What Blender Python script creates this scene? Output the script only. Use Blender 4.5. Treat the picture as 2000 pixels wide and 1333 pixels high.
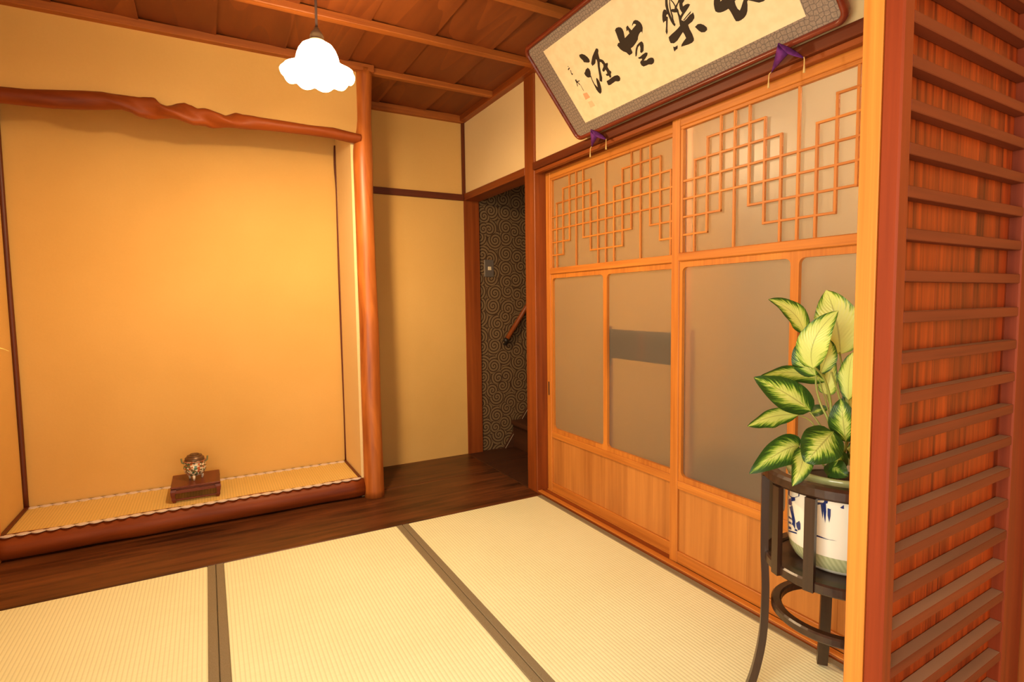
import bpy, bmesh, math, random
from mathutils import Vector, Matrix
from mathutils.geometry import tessellate_polygon
random.seed(7)
for _o in list(bpy.data.objects):
    bpy.data.objects.remove(_o)
scene = bpy.context.scene
COL = scene.collection

# ------------------------------------------------------------------ camera
yaw, pitch, roll = math.radians(29.0303), math.radians(-4.03596), math.radians(-0.757624)
CAM = Vector((-1.565695, -2.508037, 1.059412))
fwd = Vector((math.sin(yaw)*math.cos(pitch), math.cos(yaw)*math.cos(pitch), math.sin(pitch)))
rgt = Vector((math.cos(yaw), -math.sin(yaw), 0)); upv = rgt.cross(fwd)
r2 = rgt*math.cos(roll)+upv*math.sin(roll); u2 = -rgt*math.sin(roll)+upv*math.cos(roll)
cd = bpy.data.cameras.new('camera'); cam = bpy.data.objects.new('camera', cd); COL.objects.link(cam)
cd.sensor_width = 36; cd.lens = 36*1072.3233/2000; cd.clip_start = 0.02; cd.clip_end = 50
M = Matrix((r2, u2, -fwd)).transposed().to_4x4(); M.translation = CAM
cam.matrix_world = M
scene.camera = cam

# ------------------------------------------------------------------ world, lights, exposure
world = bpy.data.worlds.new('world'); scene.world = world; world.use_nodes = True
world.node_tree.nodes['Background'].inputs[0].default_value = (1.0, 0.93, 0.82, 1)
world.node_tree.nodes['Background'].inputs[1].default_value = 0.6
vs = scene.view_settings
vs.view_transform = 'Standard'; vs.look = 'None'; vs.gamma = 1; vs.exposure = 0.0
vs.use_curve_mapping = False
LAMP_STRENGTH = 36.0
BULB_POWER = 84.0
LAMP_COL = (1.0, 0.69, 0.37)

def area_light(name, loc, rot, sx, sy, power, colr):
    l = bpy.data.lights.new(name, 'AREA'); l.shape = 'RECTANGLE'; l.size = sx; l.size_y = sy
    l.energy = power; l.color = colr
    o = bpy.data.objects.new(name, l); COL.objects.link(o); o.location = loc; o.rotation_euler = rot
    return o
# daylight through the entrance opening behind the camera
area_light('entrance_daylight', (-1.2, -3.95, 1.05), (math.radians(90), 0, 0), 2.0, 1.9, 34, (1.0, 0.90, 0.70))
# daylight through the window in the left wall
area_light('window_daylight', (-2.46, -2.65, 1.05), (0, math.radians(-90), 0), 1.36, 1.36, 78, (1.0, 0.94, 0.76))

# ------------------------------------------------------------------ node helpers
MATS = {}
class NT:
    def __init__(s, name):
        s.m = bpy.data.materials.new(name); s.m.use_nodes = True
        s.t = s.m.node_tree; s.t.nodes.clear()
        s.out = s.t.nodes.new('ShaderNodeOutputMaterial')
    def n(s, typ, ins=None, **kw):
        nd = s.t.nodes.new('ShaderNode'+typ)
        for k, v in kw.items(): setattr(nd, k, v)
        for k, v in (ins or {}).items():
            if hasattr(v, 'links') or isinstance(v, bpy.types.NodeSocket): s.t.links.new(v, nd.inputs[k])
            else: nd.inputs[k].default_value = v
        return nd
    def math(s, op, a, b=0.0, c=0.0):
        return s.n('Math', {0: a, 1: b, 2: c}, operation=op).outputs[0]
    def ramp(s, fac, stops, interp='LINEAR'):
        r = s.n('ValToRGB', {0: fac}); r.color_ramp.interpolation = interp
        e = r.color_ramp.elements
        while len(e) < len(stops): e.new(0.5)
        for el, (p, c) in zip(e, stops):
            el.position = p; el.color = (c[0], c[1], c[2], 1)
        return r.outputs[0]
    def mix(s, fac, a, b, mode='MIX'):
        nd = s.n('Mix', data_type='RGBA', blend_type=mode)
        for i, v in ((0, fac), (6, a), (7, b)):
            if isinstance(v, bpy.types.NodeSocket): s.t.links.new(v, nd.inputs[i])
            else: nd.inputs[i].default_value = v if i == 0 else (v[0], v[1], v[2], 1)
        return nd.outputs[2]
    def coord(s, rnd=True, out='Object'):
        tc = s.n('TexCoord').outputs[out]
        if not rnd: return tc
        oi = s.n('ObjectInfo').outputs['Random']
        k = s.math('MULTIPLY', oi, 37.0)
        cx = s.n('CombineXYZ', {0: k, 1: s.math('MULTIPLY', oi, 91.0), 2: s.math('MULTIPLY', oi, 53.0)}).outputs[0]
        return s.n('VectorMath', {0: tc, 1: cx}, operation='ADD').outputs[0]
    def scaled(s, vec, sc):
        return s.n('VectorMath', {0: vec, 1: sc}, operation='MULTIPLY').outputs[0]
    def noise(s, vec, scale=1.0, detail=4.0, rough=0.5, dist=0.0):
        return s.n('TexNoise', {'Vector': vec, 'Scale': scale, 'Detail': detail, 'Roughness': rough, 'Distortion': dist}).outputs[0]
    def done(s, colr, rough=0.5, bump=None, bstr=0.2, bdist=0.002, spec=0.5, **kw):
        p = s.n('BsdfPrincipled')
        for k, v in (('Base Color', colr), ('Roughness', rough), ('Specular IOR Level', spec)):
            if isinstance(v, bpy.types.NodeSocket): s.t.links.new(v, p.inputs[k])
            else: p.inputs[k].default_value = (v[0], v[1], v[2], 1) if k == 'Base Color' else v
        for k, v in kw.items():
            p.inputs[k.replace('_', ' ')].default_value = v
        if bump is not None:
            b = s.n('Bump', {'Height': bump, 'Strength': bstr, 'Distance': bdist})
            s.t.links.new(b.outputs[0], p.inputs['Normal'])
        s.t.links.new(p.outputs[0], s.out.inputs[0])
        return s.m

def wood(kind, axis):
    key = (kind, axis)
    if key in MATS: return MATS[key]
    P = WOODS[kind]
    t = NT('wood_%s_%s' % (kind, axis))
    v = t.coord()
    i = 'xyz'.index(axis)
    ac, al = P.get('across', 55.0), P.get('along', 1.6)
    sc = [ac]*3; sc[i] = al
    g = t.noise(t.scaled(v, sc), 1.0, 5.0, 0.6, 0.3)
    sc2 = [P.get('broad', 6.0)]*3; sc2[i] = P.get('broadal', 1.0)
    b = t.noise(t.scaled(v, sc2), 1.0, 3.0, 0.55, 0.6)
    if P.get('rings'):
        sc3 = [P['rings']]*3; sc3[i] = P['rings']*0.10
        w = t.noise(t.scaled(v, sc3), 1.0, 1.0, 0.4, 0.0)
        w = t.math('FRACT', t.math('MULTIPLY', w, P.get('ringn', 14.0)))
        w = t.math('POWER', w, 1.6)
        g = t.math('ADD', t.math('MULTIPLY', g, 0.6), t.math('MULTIPLY', w, 0.4))
    f = t.math('ADD', t.math('MULTIPLY', g, P.get('gw', 0.55)), t.math('MULTIPLY', b, 1-P.get('gw', 0.55)))
    lo, hi = P.get('range', (0.32, 0.66))
    c = t.ramp(f, [(lo, P['dark']), (hi, P['light'])])
    oi = t.n('ObjectInfo').outputs['Random']
    c = t.mix(t.math('MULTIPLY', oi, P.get('vary', 0.25)), c, P['dark'])
    if P.get('dust'):
        nz = t.n('SeparateXYZ', {0: t.n('NewGeometry').outputs['Normal']}).outputs[2]
        c = t.mix(t.math('MULTIPLY', t.math('GREATER_THAN', nz, 0.9), t.math('MULTIPLY_ADD', b, 0.7, 0.25)), c, P['dust'])
    rg = t.math('ADD', P.get('rough', 0.45), t.math('MULTIPLY', g, 0.12))
    MATS[key] = t.done(c, rg, g, P.get('bump', 0.12), 0.0012, P.get('spec', 0.4))
    return MATS[key]

WOODS = {
 'door':   dict(dark=(0.36, 0.105, 0.015), light=(0.64, 0.235, 0.034), rough=0.42, across=70, along=2.0, range=(0.30, 0.64), vary=0.15),
 'kick':   dict(dark=(0.34, 0.115, 0.022), light=(0.62, 0.255, 0.055), rough=0.42, across=38, along=0.9, broad=9, gw=0.5, range=(0.30, 0.66), vary=0.1),
 'post':   dict(dark=(0.14, 0.025, 0.004), light=(0.33, 0.078, 0.011), rough=0.38, across=45, along=1.4, vary=0.15),
 'dark':   dict(dark=(0.065, 0.011, 0.003), light=(0.16, 0.032, 0.006), rough=0.40, across=45, along=1.4, vary=0.15),
 'ceil':   dict(dark=(0.13, 0.026, 0.004), light=(0.30, 0.078, 0.012), rough=0.5, across=30, along=1.1, rings=4.0, ringn=10, gw=0.5, range=(0.20, 0.76), vary=0.55),
 'batten': dict(dark=(0.25, 0.062, 0.009), light=(0.48, 0.145, 0.022), rough=0.45, across=60, along=1.6, vary=0.15),
 'log':    dict(dark=(0.20, 0.036, 0.005), light=(0.62, 0.19, 0.030), rough=0.36, across=30, along=1.2, broad=16, broadal=2.2, gw=0.4, bump=0.25, spec=0.5, vary=0.05),
 'logred': dict(dark=(0.10, 0.014, 0.002), light=(0.34, 0.074, 0.010), rough=0.45, across=16, along=1.2, broad=6, broadal=1.2, gw=0.45, spec=0.25, bump=0.3, vary=0.05),
 'floor':  dict(dark=(0.022, 0.006, 0.002), light=(0.21, 0.066, 0.019), rough=0.33, across=38, along=2.2, broad=7, broadal=1.6, gw=0.55, range=(0.36, 0.70), bump=0.2, vary=0.15),
 'bengara':dict(spec=0.2, dark=(0.095, 0.012, 0.003), light=(0.25, 0.036, 0.007), rough=0.42, across=50, along=1.5, broad=8, gw=0.5, range=(0.28, 0.66), vary=0.25),
 'bengslat':dict(dust=(0.40, 0.25, 0.15), spec=0.15, dark=(0.10, 0.018, 0.006), light=(0.20, 0.040, 0.012), rough=0.55, across=50, along=1.5, broad=8, gw=0.5, vary=0.2),
 'bengpanel':dict(spec=0.15, dark=(0.050, 0.006, 0.002), light=(0.38, 0.050, 0.005), rough=0.38, across=150, along=2.0, broad=34, broadal=2.2, gw=0.40, range=(0.33, 0.66), vary=0.2),
 'hinoki': dict(dark=(0.52, 0.150, 0.018), light=(0.76, 0.255, 0.036), rough=0.40, across=110, along=1.2, broad=9, gw=0.6, vary=0.1),
 'stand':  dict(dark=(0.018, 0.0075, 0.004), light=(0.055, 0.024, 0.012), rough=0.26, across=60, along=2.0, spec=0.6, vary=0.1),
 'rose':   dict(dark=(0.085, 0.014, 0.005), light=(0.19, 0.040, 0.014), rough=0.30, across=60, along=3.0, vary=0.1),
 'frame':  dict(dark=(0.085, 0.010, 0.004), light=(0.20, 0.030, 0.010), rough=0.22, across=40, along=1.5, spec=0.6, vary=0.05),
 'stair':  dict(dark=(0.035, 0.010, 0.004), light=(0.085, 0.028, 0.010), rough=0.45, across=40, along=1.4),
}

def plain(name, colr, rough=0.6, **kw):
    if name in MATS: return MATS[name]
    t = NT(name)
    n = t.noise(t.coord(), 40.0, 3.0)
    c = t.mix(t.math('MULTIPLY', n, 0.25), colr, tuple(q*0.75 for q in colr))
    MATS[name] = t.done(c, rough, n, 0.05, 0.001, **kw)
    return MATS[name]

def mat_plaster(name, a, b, scale=1.0):
    t = NT(name); v = t.coord(False)
    n1 = t.noise(v, 1.3*scale, 4.0, 0.55); n2 = t.noise(v, 90.0, 5.0, 0.65)
    c = t.ramp(n1, [(0.3, a), (0.7, b)])
    c = t.mix(t.math('MULTIPLY', n2, 0.22), c, tuple(q*0.8 for q in a))
    return t.done(c, 0.9, n2, 0.25, 0.0015, 0.15)
PLASTER = mat_plaster('sand_plaster_ochre', (0.65, 0.385, 0.112), (0.73, 0.450, 0.145))
PLASTER_LIT = mat_plaster('plaster_lit', (0.80, 0.60, 0.29), (0.86, 0.67, 0.345))  # same plaster, paler: the lighter daylight on these walls is in the colour

GREYWALL = mat_plaster('grey_plaster', (0.50, 0.42, 0.31), (0.56, 0.48, 0.36))

def mat_tatami(name, c1, c2, period):
    t = NT(name); v = t.coord(False)
    sep = t.n('SeparateXYZ', {0: v})
    x, y = sep.outputs[0], sep.outputs[1]
    ph = t.math('MULTIPLY', x, 2*math.pi/period)
    rib = t.math('MULTIPLY_ADD', t.math('SINE', ph), 0.5, 0.5)
    rush = t.noise(t.scaled(v, (14, 420, 10)), 1.0, 3.0, 0.6)
    broad = t.noise(v, 2.2, 3.0)
    c = t.ramp(t.math('MULTIPLY_ADD', rush, 0.5, t.math('MULTIPLY', broad, 0.5)), [(0.33, c1), (0.66, c2)])
    groove = t.ramp(rib, [(0.0, (1, 1, 1)), (0.32, (0, 0, 0))])
    c = t.mix(t.math('MULTIPLY', groove, 0.34), c, tuple(q*0.55 for q in c1))
    h = t.math('ADD', t.math('MULTIPLY', t.math('POWER', rib, 0.5), 0.8), t.math('MULTIPLY', rush, 0.35))
    return t.done(c, 0.55, h, 0.5, 0.0015, 0.3)
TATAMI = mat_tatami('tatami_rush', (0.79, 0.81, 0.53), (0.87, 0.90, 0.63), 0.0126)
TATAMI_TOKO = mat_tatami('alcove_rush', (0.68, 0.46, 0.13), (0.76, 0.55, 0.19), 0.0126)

def mat_cloth(name, a, b, sc=500):
    t = NT(name); n = t.noise(t.coord(False), sc, 2.0)
    return t.done(t.ramp(n, [(0.35, a), (0.65, b)]), 0.85, n, 0.2, 0.0006, 0.15)
HERI = mat_cloth('border_cloth', (0.20, 0.165, 0.10), (0.26, 0.215, 0.14))

def mat_scallop():
    t = NT('woven_scallop_border'); v = t.coord(False, 'UV')
    sep = t.n('SeparateXYZ', {0: v}); u, w = sep.outputs[0], sep.outputs[1]   # u counts scallops, w 0 outer .. 1 inner
    fr = t.math('FRACT', u)
    arch = t.math('SINE', t.math('MULTIPLY', fr, math.pi))
    thr = t.math('MULTIPLY_ADD', t.math('SINE', t.math('MULTIPLY', t.math('ADD', u, w), 60.0)), 0.5, 0.5)
    c = t.mix(thr, (0.62, 0.50, 0.42), (0.84, 0.74, 0.64))
    notch = t.math('GREATER_THAN', t.math('MULTIPLY_ADD', arch, -0.75, w), 0.42)
    c = t.mix(notch, c, (0.04, 0.022, 0.012))
    return t.done(c, 0.8, None, spec=0.2)
SCALLOP = mat_scallop()

def mat_glass():
    t = NT('frosted_glass'); v = t.coord(False)
    n = t.noise(v, 260.0, 2.0)
    bmp = t.n('Bump', {'Height': n, 'Strength': 0.15, 'Distance': 0.001})
    d = t.n('BsdfDiffuse', {'Color': (0.44, 0.40, 0.32, 1)})
    tr = t.n('BsdfTranslucent', {'Color': (0.55, 0.50, 0.40, 1)})
    rf = t.n('BsdfRefraction', {'Color': (0.78, 0.74, 0.66, 1), 'Roughness': 0.30, 'IOR': 1.30, 'Normal': bmp.outputs[0]})
    gl = t.n('BsdfGlossy', {'Color': (0.9, 0.9, 0.9, 1), 'Roughness': 0.32, 'Normal': bmp.outputs[0]})
    m1 = t.n('MixShader', {0: 0.30, 1: d.outputs[0], 2: tr.outputs[0]})
    m2 = t.n('MixShader', {0: 0.76, 1: m1.outputs[0], 2: rf.outputs[0]})
    lw = t.n('Fresnel', {'IOR': 1.35})
    m3 = t.n('MixShader', {0: lw.outputs[0], 1: m2.outputs[0], 2: gl.outputs[0]})
    t.t.links.new(m3.outputs[0], t.out.inputs[0])
    return t.m
GLASS = mat_glass()

def mat_wallpaper():
    t = NT('spiral_wallpaper'); v = t.coord(False)
    sep = t.n('SeparateXYZ', {0: v})
    p = t.n('CombineXYZ', {0: sep.outputs[0], 1: sep.outputs[2], 2: 0.0}).outputs[0]
    p = t.scaled(p, (10.5, 10.5, 1.0))
    vo = t.n('TexVoronoi', {'Vector': p, 'Scale': 1.0, 'Randomness': 0.75}, voronoi_dimensions='2D')
    loc = t.n('VectorMath', {0: p, 1: vo.outputs['Position']}, operation='SUBTRACT').outputs[0]
    s2 = t.n('SeparateXYZ', {0: loc})
    ang = t.math('DIVIDE', t.math('ARCTAN2', s2.outputs[1], s2.outputs[0]), 2*math.pi)
    rad = vo.outputs['Distance']
    k = t.n('SeparateColor', {0: vo.outputs['Color']}).outputs[0]
    sgn = t.math('MULTIPLY_ADD', t.math('GREATER_THAN', k, 0.35), 2.0, -1.0)
    ph = t.math('ADD', t.math('ADD', t.math('MULTIPLY', rad, 4.6), t.math('MULTIPLY', ang, sgn)), k)
    fr = t.math('FRACT', t.math('ADD', ph, 10.0))
    line = t.ramp(fr, [(0.0, (1, 1, 1)), (0.26, (1, 1, 1)), (0.36, (0, 0, 0)), (0.95, (0, 0, 0)), (1.0, (1, 1, 1))])
    ve = t.n('TexVoronoi', {'Vector': p, 'Scale': 1.0, 'Randomness': 0.75}, voronoi_dimensions='2D', feature='DISTANCE_TO_EDGE')
    edge = t.ramp(ve.outputs['Distance'], [(0.008, (0.7, 0.7, 0.7)), (0.03, (0, 0, 0))])
    m = t.mix(1.0, line, edge, 'LIGHTEN')
    n = t.noise(v, 300.0, 2.0)
    base = t.ramp(n, [(0.3, (0.16, 0.098, 0.045)), (0.7, (0.22, 0.138, 0.065))])
    c = t.mix(m, base, (0.040, 0.018, 0.008))
    return t.done(c, 0.7, n, 0.2, 0.001, 0.2)
WALLPAPER = mat_wallpaper()

def mat_brocade():
    t = NT('brocade_mount'); v = t.coord(False)
    p = t.scaled(v, (70.0, 70.0, 1.0))
    ve = t.n('TexVoronoi', {'Vector': p, 'Scale': 1.0, 'Randomness': 0.55}, voronoi_dimensions='2D', feature='DISTANCE_TO_EDGE')
    e1 = t.ramp(ve.outputs['Distance'], [(0.03, (1, 1, 1)), (0.10, (0, 0, 0))])
    n = t.noise(v, 160.0, 3.0)
    base = t.ramp(n, [(0.3, (0.215, 0.165, 0.125)), (0.7, (0.33, 0.255, 0.19))])
    c = t.mix(t.math('MULTIPLY', e1, 0.75), base, (0.085, 0.072, 0.068))
    return t.done(c, 0.7, n, 0.15, 0.0006, 0.25)
BROCADE = mat_brocade()
PAPER = mat_cloth('calligraphy_paper', (0.80, 0.66, 0.40), (0.85, 0.72, 0.46), 30)
INK = plain('ink', (0.022, 0.014, 0.008), 0.6)
SEAL = plain('seal_red', (0.80, 0.40, 0.20), 0.8)
SEAL2 = plain('seal_pale', (0.80, 0.56, 0.31), 0.8)
PURPLE = mat_cloth('purple_silk', (0.085, 0.016, 0.11), (0.15, 0.030, 0.18), 60)
TASSEL = plain('tassel_thread', (0.66, 0.46, 0.16), 0.7)
BRASS = plain('aged_brass', (0.17, 0.12, 0.065), 0.4, Metallic=0.2)
CORD = plain('brown_cord', (0.045, 0.018, 0.010), 0.8)
BLACKM = plain('black_metal', (0.02, 0.015, 0.012), 0.4)
CREAM = plain('cream_plastic', (0.75, 0.62, 0.40), 0.4)
STEEL = plain('steel_plate', (0.32, 0.29, 0.25), 0.35, Metallic=0.7)
WHITEEDGE = plain('pale_edge', (0.42, 0.33, 0.24), 0.6)
SOIL = plain('potting_soil', (0.035, 0.020, 0.010), 0.95)
BLUE = plain('cobalt_paint', (0.015, 0.028, 0.14), 0.18)
STEM = plain('plant_stem', (0.26, 0.30, 0.055), 0.45)
CONCRETE = plain('entrance_floor', (0.20, 0.17, 0.14), 0.8)

def mat_shade():
    t = NT('lit_milk_glass')
    e = t.n('Emission', {'Color': (*LAMP_COL, 1), 'Strength': LAMP_STRENGTH})
    t.t.links.new(e.outputs[0], t.out.inputs[0])
    return t.m
SHADE = mat_shade()

def mat_leaf():
    t = NT('variegated_leaf'); uv = t.coord(False, 'UV')
    sep = t.n('SeparateXYZ', {0: uv}); u, w = sep.outputs[0], sep.outputs[1]
    au = t.math('ABSOLUTE', u)
    vein = t.math('SUBTRACT', w, t.math('MULTIPLY', au, 0.35))
    vv = t.n('CombineXYZ', {0: t.math('MULTIPLY', vein, 30.0), 1: t.math('MULTIPLY', u, 2.0), 2: t.math('MULTIPLY', t.n('ObjectInfo').outputs['Random'], 50.0)}).outputs[0]
    n = t.noise(vv, 1.0, 3.0, 0.6)
    at = t.n('Attribute', attribute_type='OBJECT', attribute_name='variegation').outputs['Fac']
    edge = t.math('ADD', au, t.math('MULTIPLY', t.math('ABSOLUTE', t.math('SUBTRACT', w, 0.42)), 0.75))
    f = t.math('SUBTRACT', t.math('ADD', edge, t.math('MULTIPLY_ADD', n, 1.4, -0.70)), at)
    c = t.ramp(t.math('MULTIPLY_ADD', f, 1.0, 0.5), [(0.26, (0.68, 0.80, 0.22)), (0.48, (0.40, 0.58, 0.085)), (0.64, (0.10, 0.24, 0.022)), (0.86, (0.026, 0.080, 0.012))])
    mid = t.ramp(au, [(0.02, (1, 1, 1)), (0.05, (0, 0, 0))])
    c = t.mix(t.math('MULTIPLY', mid, 0.5), c, (0.20, 0.23, 0.035))
    rib = t.math('MULTIPLY_ADD', t.math('SINE', t.math('MULTIPLY', vein, 95.0)), 0.5, 0.5)
    d = t.n('BsdfPrincipled', {'Base Color': c, 'Roughness': 0.36, 'Specular IOR Level': 0.4})
    b = t.n('Bump', {'Height': rib, 'Strength': 0.22, 'Distance': 0.002}); t.t.links.new(b.outputs[0], d.inputs['Normal'])
    tr = t.n('BsdfTranslucent', {'Color': c})
    m = t.n('MixShader', {0: 0.28, 1: d.outputs[0], 2: tr.outputs[0]})
    t.t.links.new(m.outputs[0], t.out.inputs[0])
    return t.m
LEAF = mat_leaf()

def mat_pot():
    t = NT('porcelain_planter'); v = t.coord(False)
    sep = t.n('SeparateXYZ', {0: v}); z = sep.outputs[2]
    ang = t.math('ARCTAN2', sep.outputs[1], sep.outputs[0])
    hatch = t.math('MULTIPLY_ADD', t.math('SINE', t.math('ADD', t.math('MULTIPLY', ang, 60.0), t.math('MULTIPLY', z, 300.0))), 0.5, 0.5)
    green = t.mix(t.math('MULTIPLY', hatch, 0.6), (0.46, 0.47, 0.26), (0.27, 0.30, 0.14))
    c = t.mix(t.math('LESS_THAN', z, 0.050), (0.80, 0.74, 0.62), green)
    c = t.mix(t.math('LESS_THAN', z, 0.014), c, (0.74, 0.70, 0.58))
    c = t.mix(t.math('GREATER_THAN', z, 0.214), c, (0.30, 0.33, 0.15))
    return t.done(c, 0.12, None, spec=0.6)
POT = mat_pot()

def mat_burner():
    t = NT('enamel_porcelain'); v = t.coord(False)
    vo = t.n('TexVoronoi', {'Vector': t.scaled(v, (95, 95, 120)), 'Scale': 1.0})
    k = t.n('SeparateColor', {0: vo.outputs['Color']}).outputs[0]
    c = t.ramp(k, [(0.0, (0.62, 0.52, 0.36)), (0.30, (0.05, 0.13, 0.06)), (0.45, (0.70, 0.60, 0.44)), (0.68, (0.42, 0.10, 0.03)), (0.80, (0.16, 0.11, 0.05))], 'CONSTANT')
    return t.done(c, 0.15, None, spec=0.6)
BURNER = mat_burner()

# ------------------------------------------------------------------ mesh helpers
def wloc(o):
    p = Vector((0, 0, 0))
    while o is not None:
        p = p + o.location; o = o.parent
    return p
def link(name, me, mat=None, parent=None, loc=(0, 0, 0), local=False, smooth=False):
    o = bpy.data.objects.new(name, me); COL.objects.link(o)
    if mat is not None and len(me.materials) == 0: me.materials.append(mat)
    loc = Vector(loc)
    if parent is not None:
        o.parent = parent
        o.location = loc if local else loc - wloc(parent)
    else:
        o.location = loc
    if smooth:
        for p in me.polygons: p.use_smooth = True
    return o
def tag(o, label=None, cat=None, group=None, kind=None):
    if label: o['label'] = label
    if cat: o['category'] = cat
    if group: o['group'] = group
    if kind: o['kind'] = kind
    return o
def empty(name, loc, label=None, cat=None, group=None, kind=None):
    o = bpy.data.objects.new(name, None); COL.objects.link(o); o.location = loc
    o.empty_display_size = 0.05
    return tag(o, label, cat, group, kind)
BOXC = {}
def box_mesh(dx, dy, dz, bev):
    key = (round(dx, 4), round(dy, 4), round(dz, 4), bev)
    bm = bmesh.new(); bmesh.ops.create_cube(bm, size=1.0)
    bmesh.ops.scale(bm, vec=(dx, dy, dz), verts=bm.verts)
    if bev > 0:
        bmesh.ops.bevel(bm, geom=list(bm.edges), offset=min(bev, 0.3*min(dx, dy, dz)), segments=1, affect='EDGES')
    me = bpy.data.meshes.new('box'); bm.to_mesh(me); bm.free()
    return me
def axis_of(d):
    return 'xyz'[max(range(3), key=lambda i: d[i])]
def box(name, x0, x1, y0, y1, z0, z1, mat, parent=None, bev=0.0015, share=True):
    d = (abs(x1-x0), abs(y1-y0), abs(z1-z0))
    if isinstance(mat, str): mat = wood(mat, axis_of(d))
    key = (round(d[0], 4), round(d[1], 4), round(d[2], 4), bev, mat.name)
    if key not in BOXC:
        me = box_mesh(*d, bev); me.materials.append(mat); BOXC[key] = me
    return link(name, BOXC[key], None, parent, ((x0+x1)/2, (y0+y1)/2, (z0+z1)/2))
def from_py(name, verts, faces, mat, parent=None, loc=(0, 0, 0), local=False, smooth=False, uvs=None):
    me = bpy.data.meshes.new(name); me.from_pydata([tuple(v) for v in verts], [], faces); me.update()
    if uvs is not None:
        ul = me.uv_layers.new(name='UVMap')
        for lp in me.loops: ul.data[lp.index].uv = uvs[lp.vertex_index]
    return link(name, me, mat, parent, loc, local, smooth)
def tube_data(pts, radii, seg=12, cap=True):
    pts = [Vector(p) for p in pts]; V = []; F = []
    if not hasattr(radii, '__len__'): radii = [radii]*len(pts)
    t0 = (pts[1]-pts[0]).normalized()
    ref = Vector((0, 0, 1)) if abs(t0.z) < 0.9 else Vector((1, 0, 0))
    nrm = t0.cross(ref).normalized()
    for i, p in enumerate(pts):
        t = (pts[min(i+1, len(pts)-1)]-pts[max(i-1, 0)]).normalized()
        nrm = (nrm - t*nrm.dot(t)).normalized(); b = t.cross(nrm)
        for k in range(seg):
            a = 2*math.pi*k/seg
            V.append(p+(nrm*math.cos(a)+b*math.sin(a))*radii[i])
    for i in range(len(pts)-1):
        for k in range(seg):
            k2 = (k+1) % seg
            F.append((i*seg+k, i*seg+k2, (i+1)*seg+k2, (i+1)*seg+k))
    if cap:
        F.append(tuple(range(seg))[::-1]); F.append(tuple(range((len(pts)-1)*seg, len(pts)*seg)))
    return V, F
def smooth_path(pts, n=6):
    pts = [Vector(p) for p in pts]; out = []
    for i in range(len(pts)-1):
        p0, p1, p2, p3 = pts[max(i-1, 0)], pts[i], pts[i+1], pts[min(i+2, len(pts)-1)]
        for k in range(n):
            t = k/n
            out.append(0.5*((2*p1)+(p2-p0)*t+(2*p0-5*p1+4*p2-p3)*t*t+(3*p1-p0-3*p2+p3)*t**3))
    out.append(pts[-1]); return out
def tube(name, pts, radii, mat, parent=None, seg=10, base=None, smooth=True):
    base = Vector(base) if base is not None else Vector(pts[0])
    V, F = tube_data([Vector(p)-base for p in pts], radii, seg)
    return from_py(name, V, F, mat, parent, base, smooth=smooth)
def lathe(name, prof, mat, parent=None, loc=(0, 0, 0), seg=40, smooth=True, close=False):
    V = []; F = []
    for r, z in prof:
        for k in range(seg):
            a = 2*math.pi*k/seg; V.append((r*math.cos(a), r*math.sin(a), z))
    n = len(prof)
    for i in range(n-1):
        for k in range(seg):
            k2 = (k+1) % seg; F.append((i*seg+k, i*seg+k2, (i+1)*seg+k2, (i+1)*seg+k))
    if prof[0][0] > 1e-4: F.append(tuple(range(seg))[::-1])
    if close and prof[-1][0] > 1e-4: F.append(tuple(range((n-1)*seg, n*seg)))
    return from_py(name, V, F, mat, parent, loc, smooth=smooth)
def plate(name, loops, thick, f, mat, parent=None, loc=(0, 0, 0), local=False):
    """2-D loops (outer first, then holes) -> slab; f maps (p, q, depth) to xyz"""
    pts = [Vector((a, b, 0)) for lp in loops for a, b in lp]
    tris = tessellate_polygon([[Vector((a, b, 0)) for a, b in lp] for lp in loops])
    n = len(pts)
    V = [f(p.x, p.y, 0) for p in pts]+[f(p.x, p.y, thick) for p in pts]
    F = [tuple(t) for t in tris]+[tuple(i+n for i in reversed(t)) for t in tris]
    s = 0
    for lp in loops:
        m = len(lp)
        for i in range(m):
            j = (i+1) % m; F.append((s+i, s+j, s+j+n, s+i+n))
        s += m
    o = from_py(name, V, F, mat, parent, loc, local)
    bm = bmesh.new(); bm.from_mesh(o.data); bmesh.ops.recalc_face_normals(bm, faces=bm.faces); bm.to_mesh(o.data); bm.free()
    return o
def rrect(a0, a1, b0, b1, r, n=5):
    out = []
    for cx, cy, s in ((a1-r, b1-r, 0), (a0+r, b1-r, 1), (a0+r, b0+r, 2), (a1-r, b0+r, 3)):
        for k in range(n+1):
            an = math.pi/2*(s+k/n); out.append((cx+r*math.cos(an), cy+r*math.sin(an)))
    return out

# ================================================================== THE SETTING
CEIL = 2.31
def S(o, label=None): return tag(o, label, None, None, 'structure')
S(box('floor', -2.6, 1.75, -4.1, 1.15, -0.14, -0.062, CONCRETE, bev=0), 'ground under the raised tatami room')
# dark floor boards in front of the alcove and in the passage
fb = S(empty('floor_boards', (0, 0.5, -0.06)), 'dark polished floor boards in front of the alcove')
fb.name = 'floor_passage'
box('floor_board', -2.42, -0.001, 0.003, 0.538, -0.06, 0.0, 'floor', fb, 0.003)
box('floor_board', -2.42, -0.001, 0.541, 0.985, -0.06, 0.0, 'floor', fb, 0.003)
box('floor_board', 0.001, 1.30, 0.145, 0.42, -0.06, -0.001, 'stair', fb, 0.002)
box('floor_board', 0.001, 1.30, 0.422, 0.70, -0.06, -0.001, 'stair', fb, 0.002)
box('floor_board', 0.001, 1.30, 0.702, 0.985, -0.06, -0.001, 'stair', fb, 0.002)
box('floor_edge', -2.42, -2.372, -1.97, 0.0, -0.06, 0.0, 'dark', fb)
box('floor_step', -2.42, -0.0, -2.075, -1.973, -0.062, 0.0, 'dark', fb, 0.004)
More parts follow.
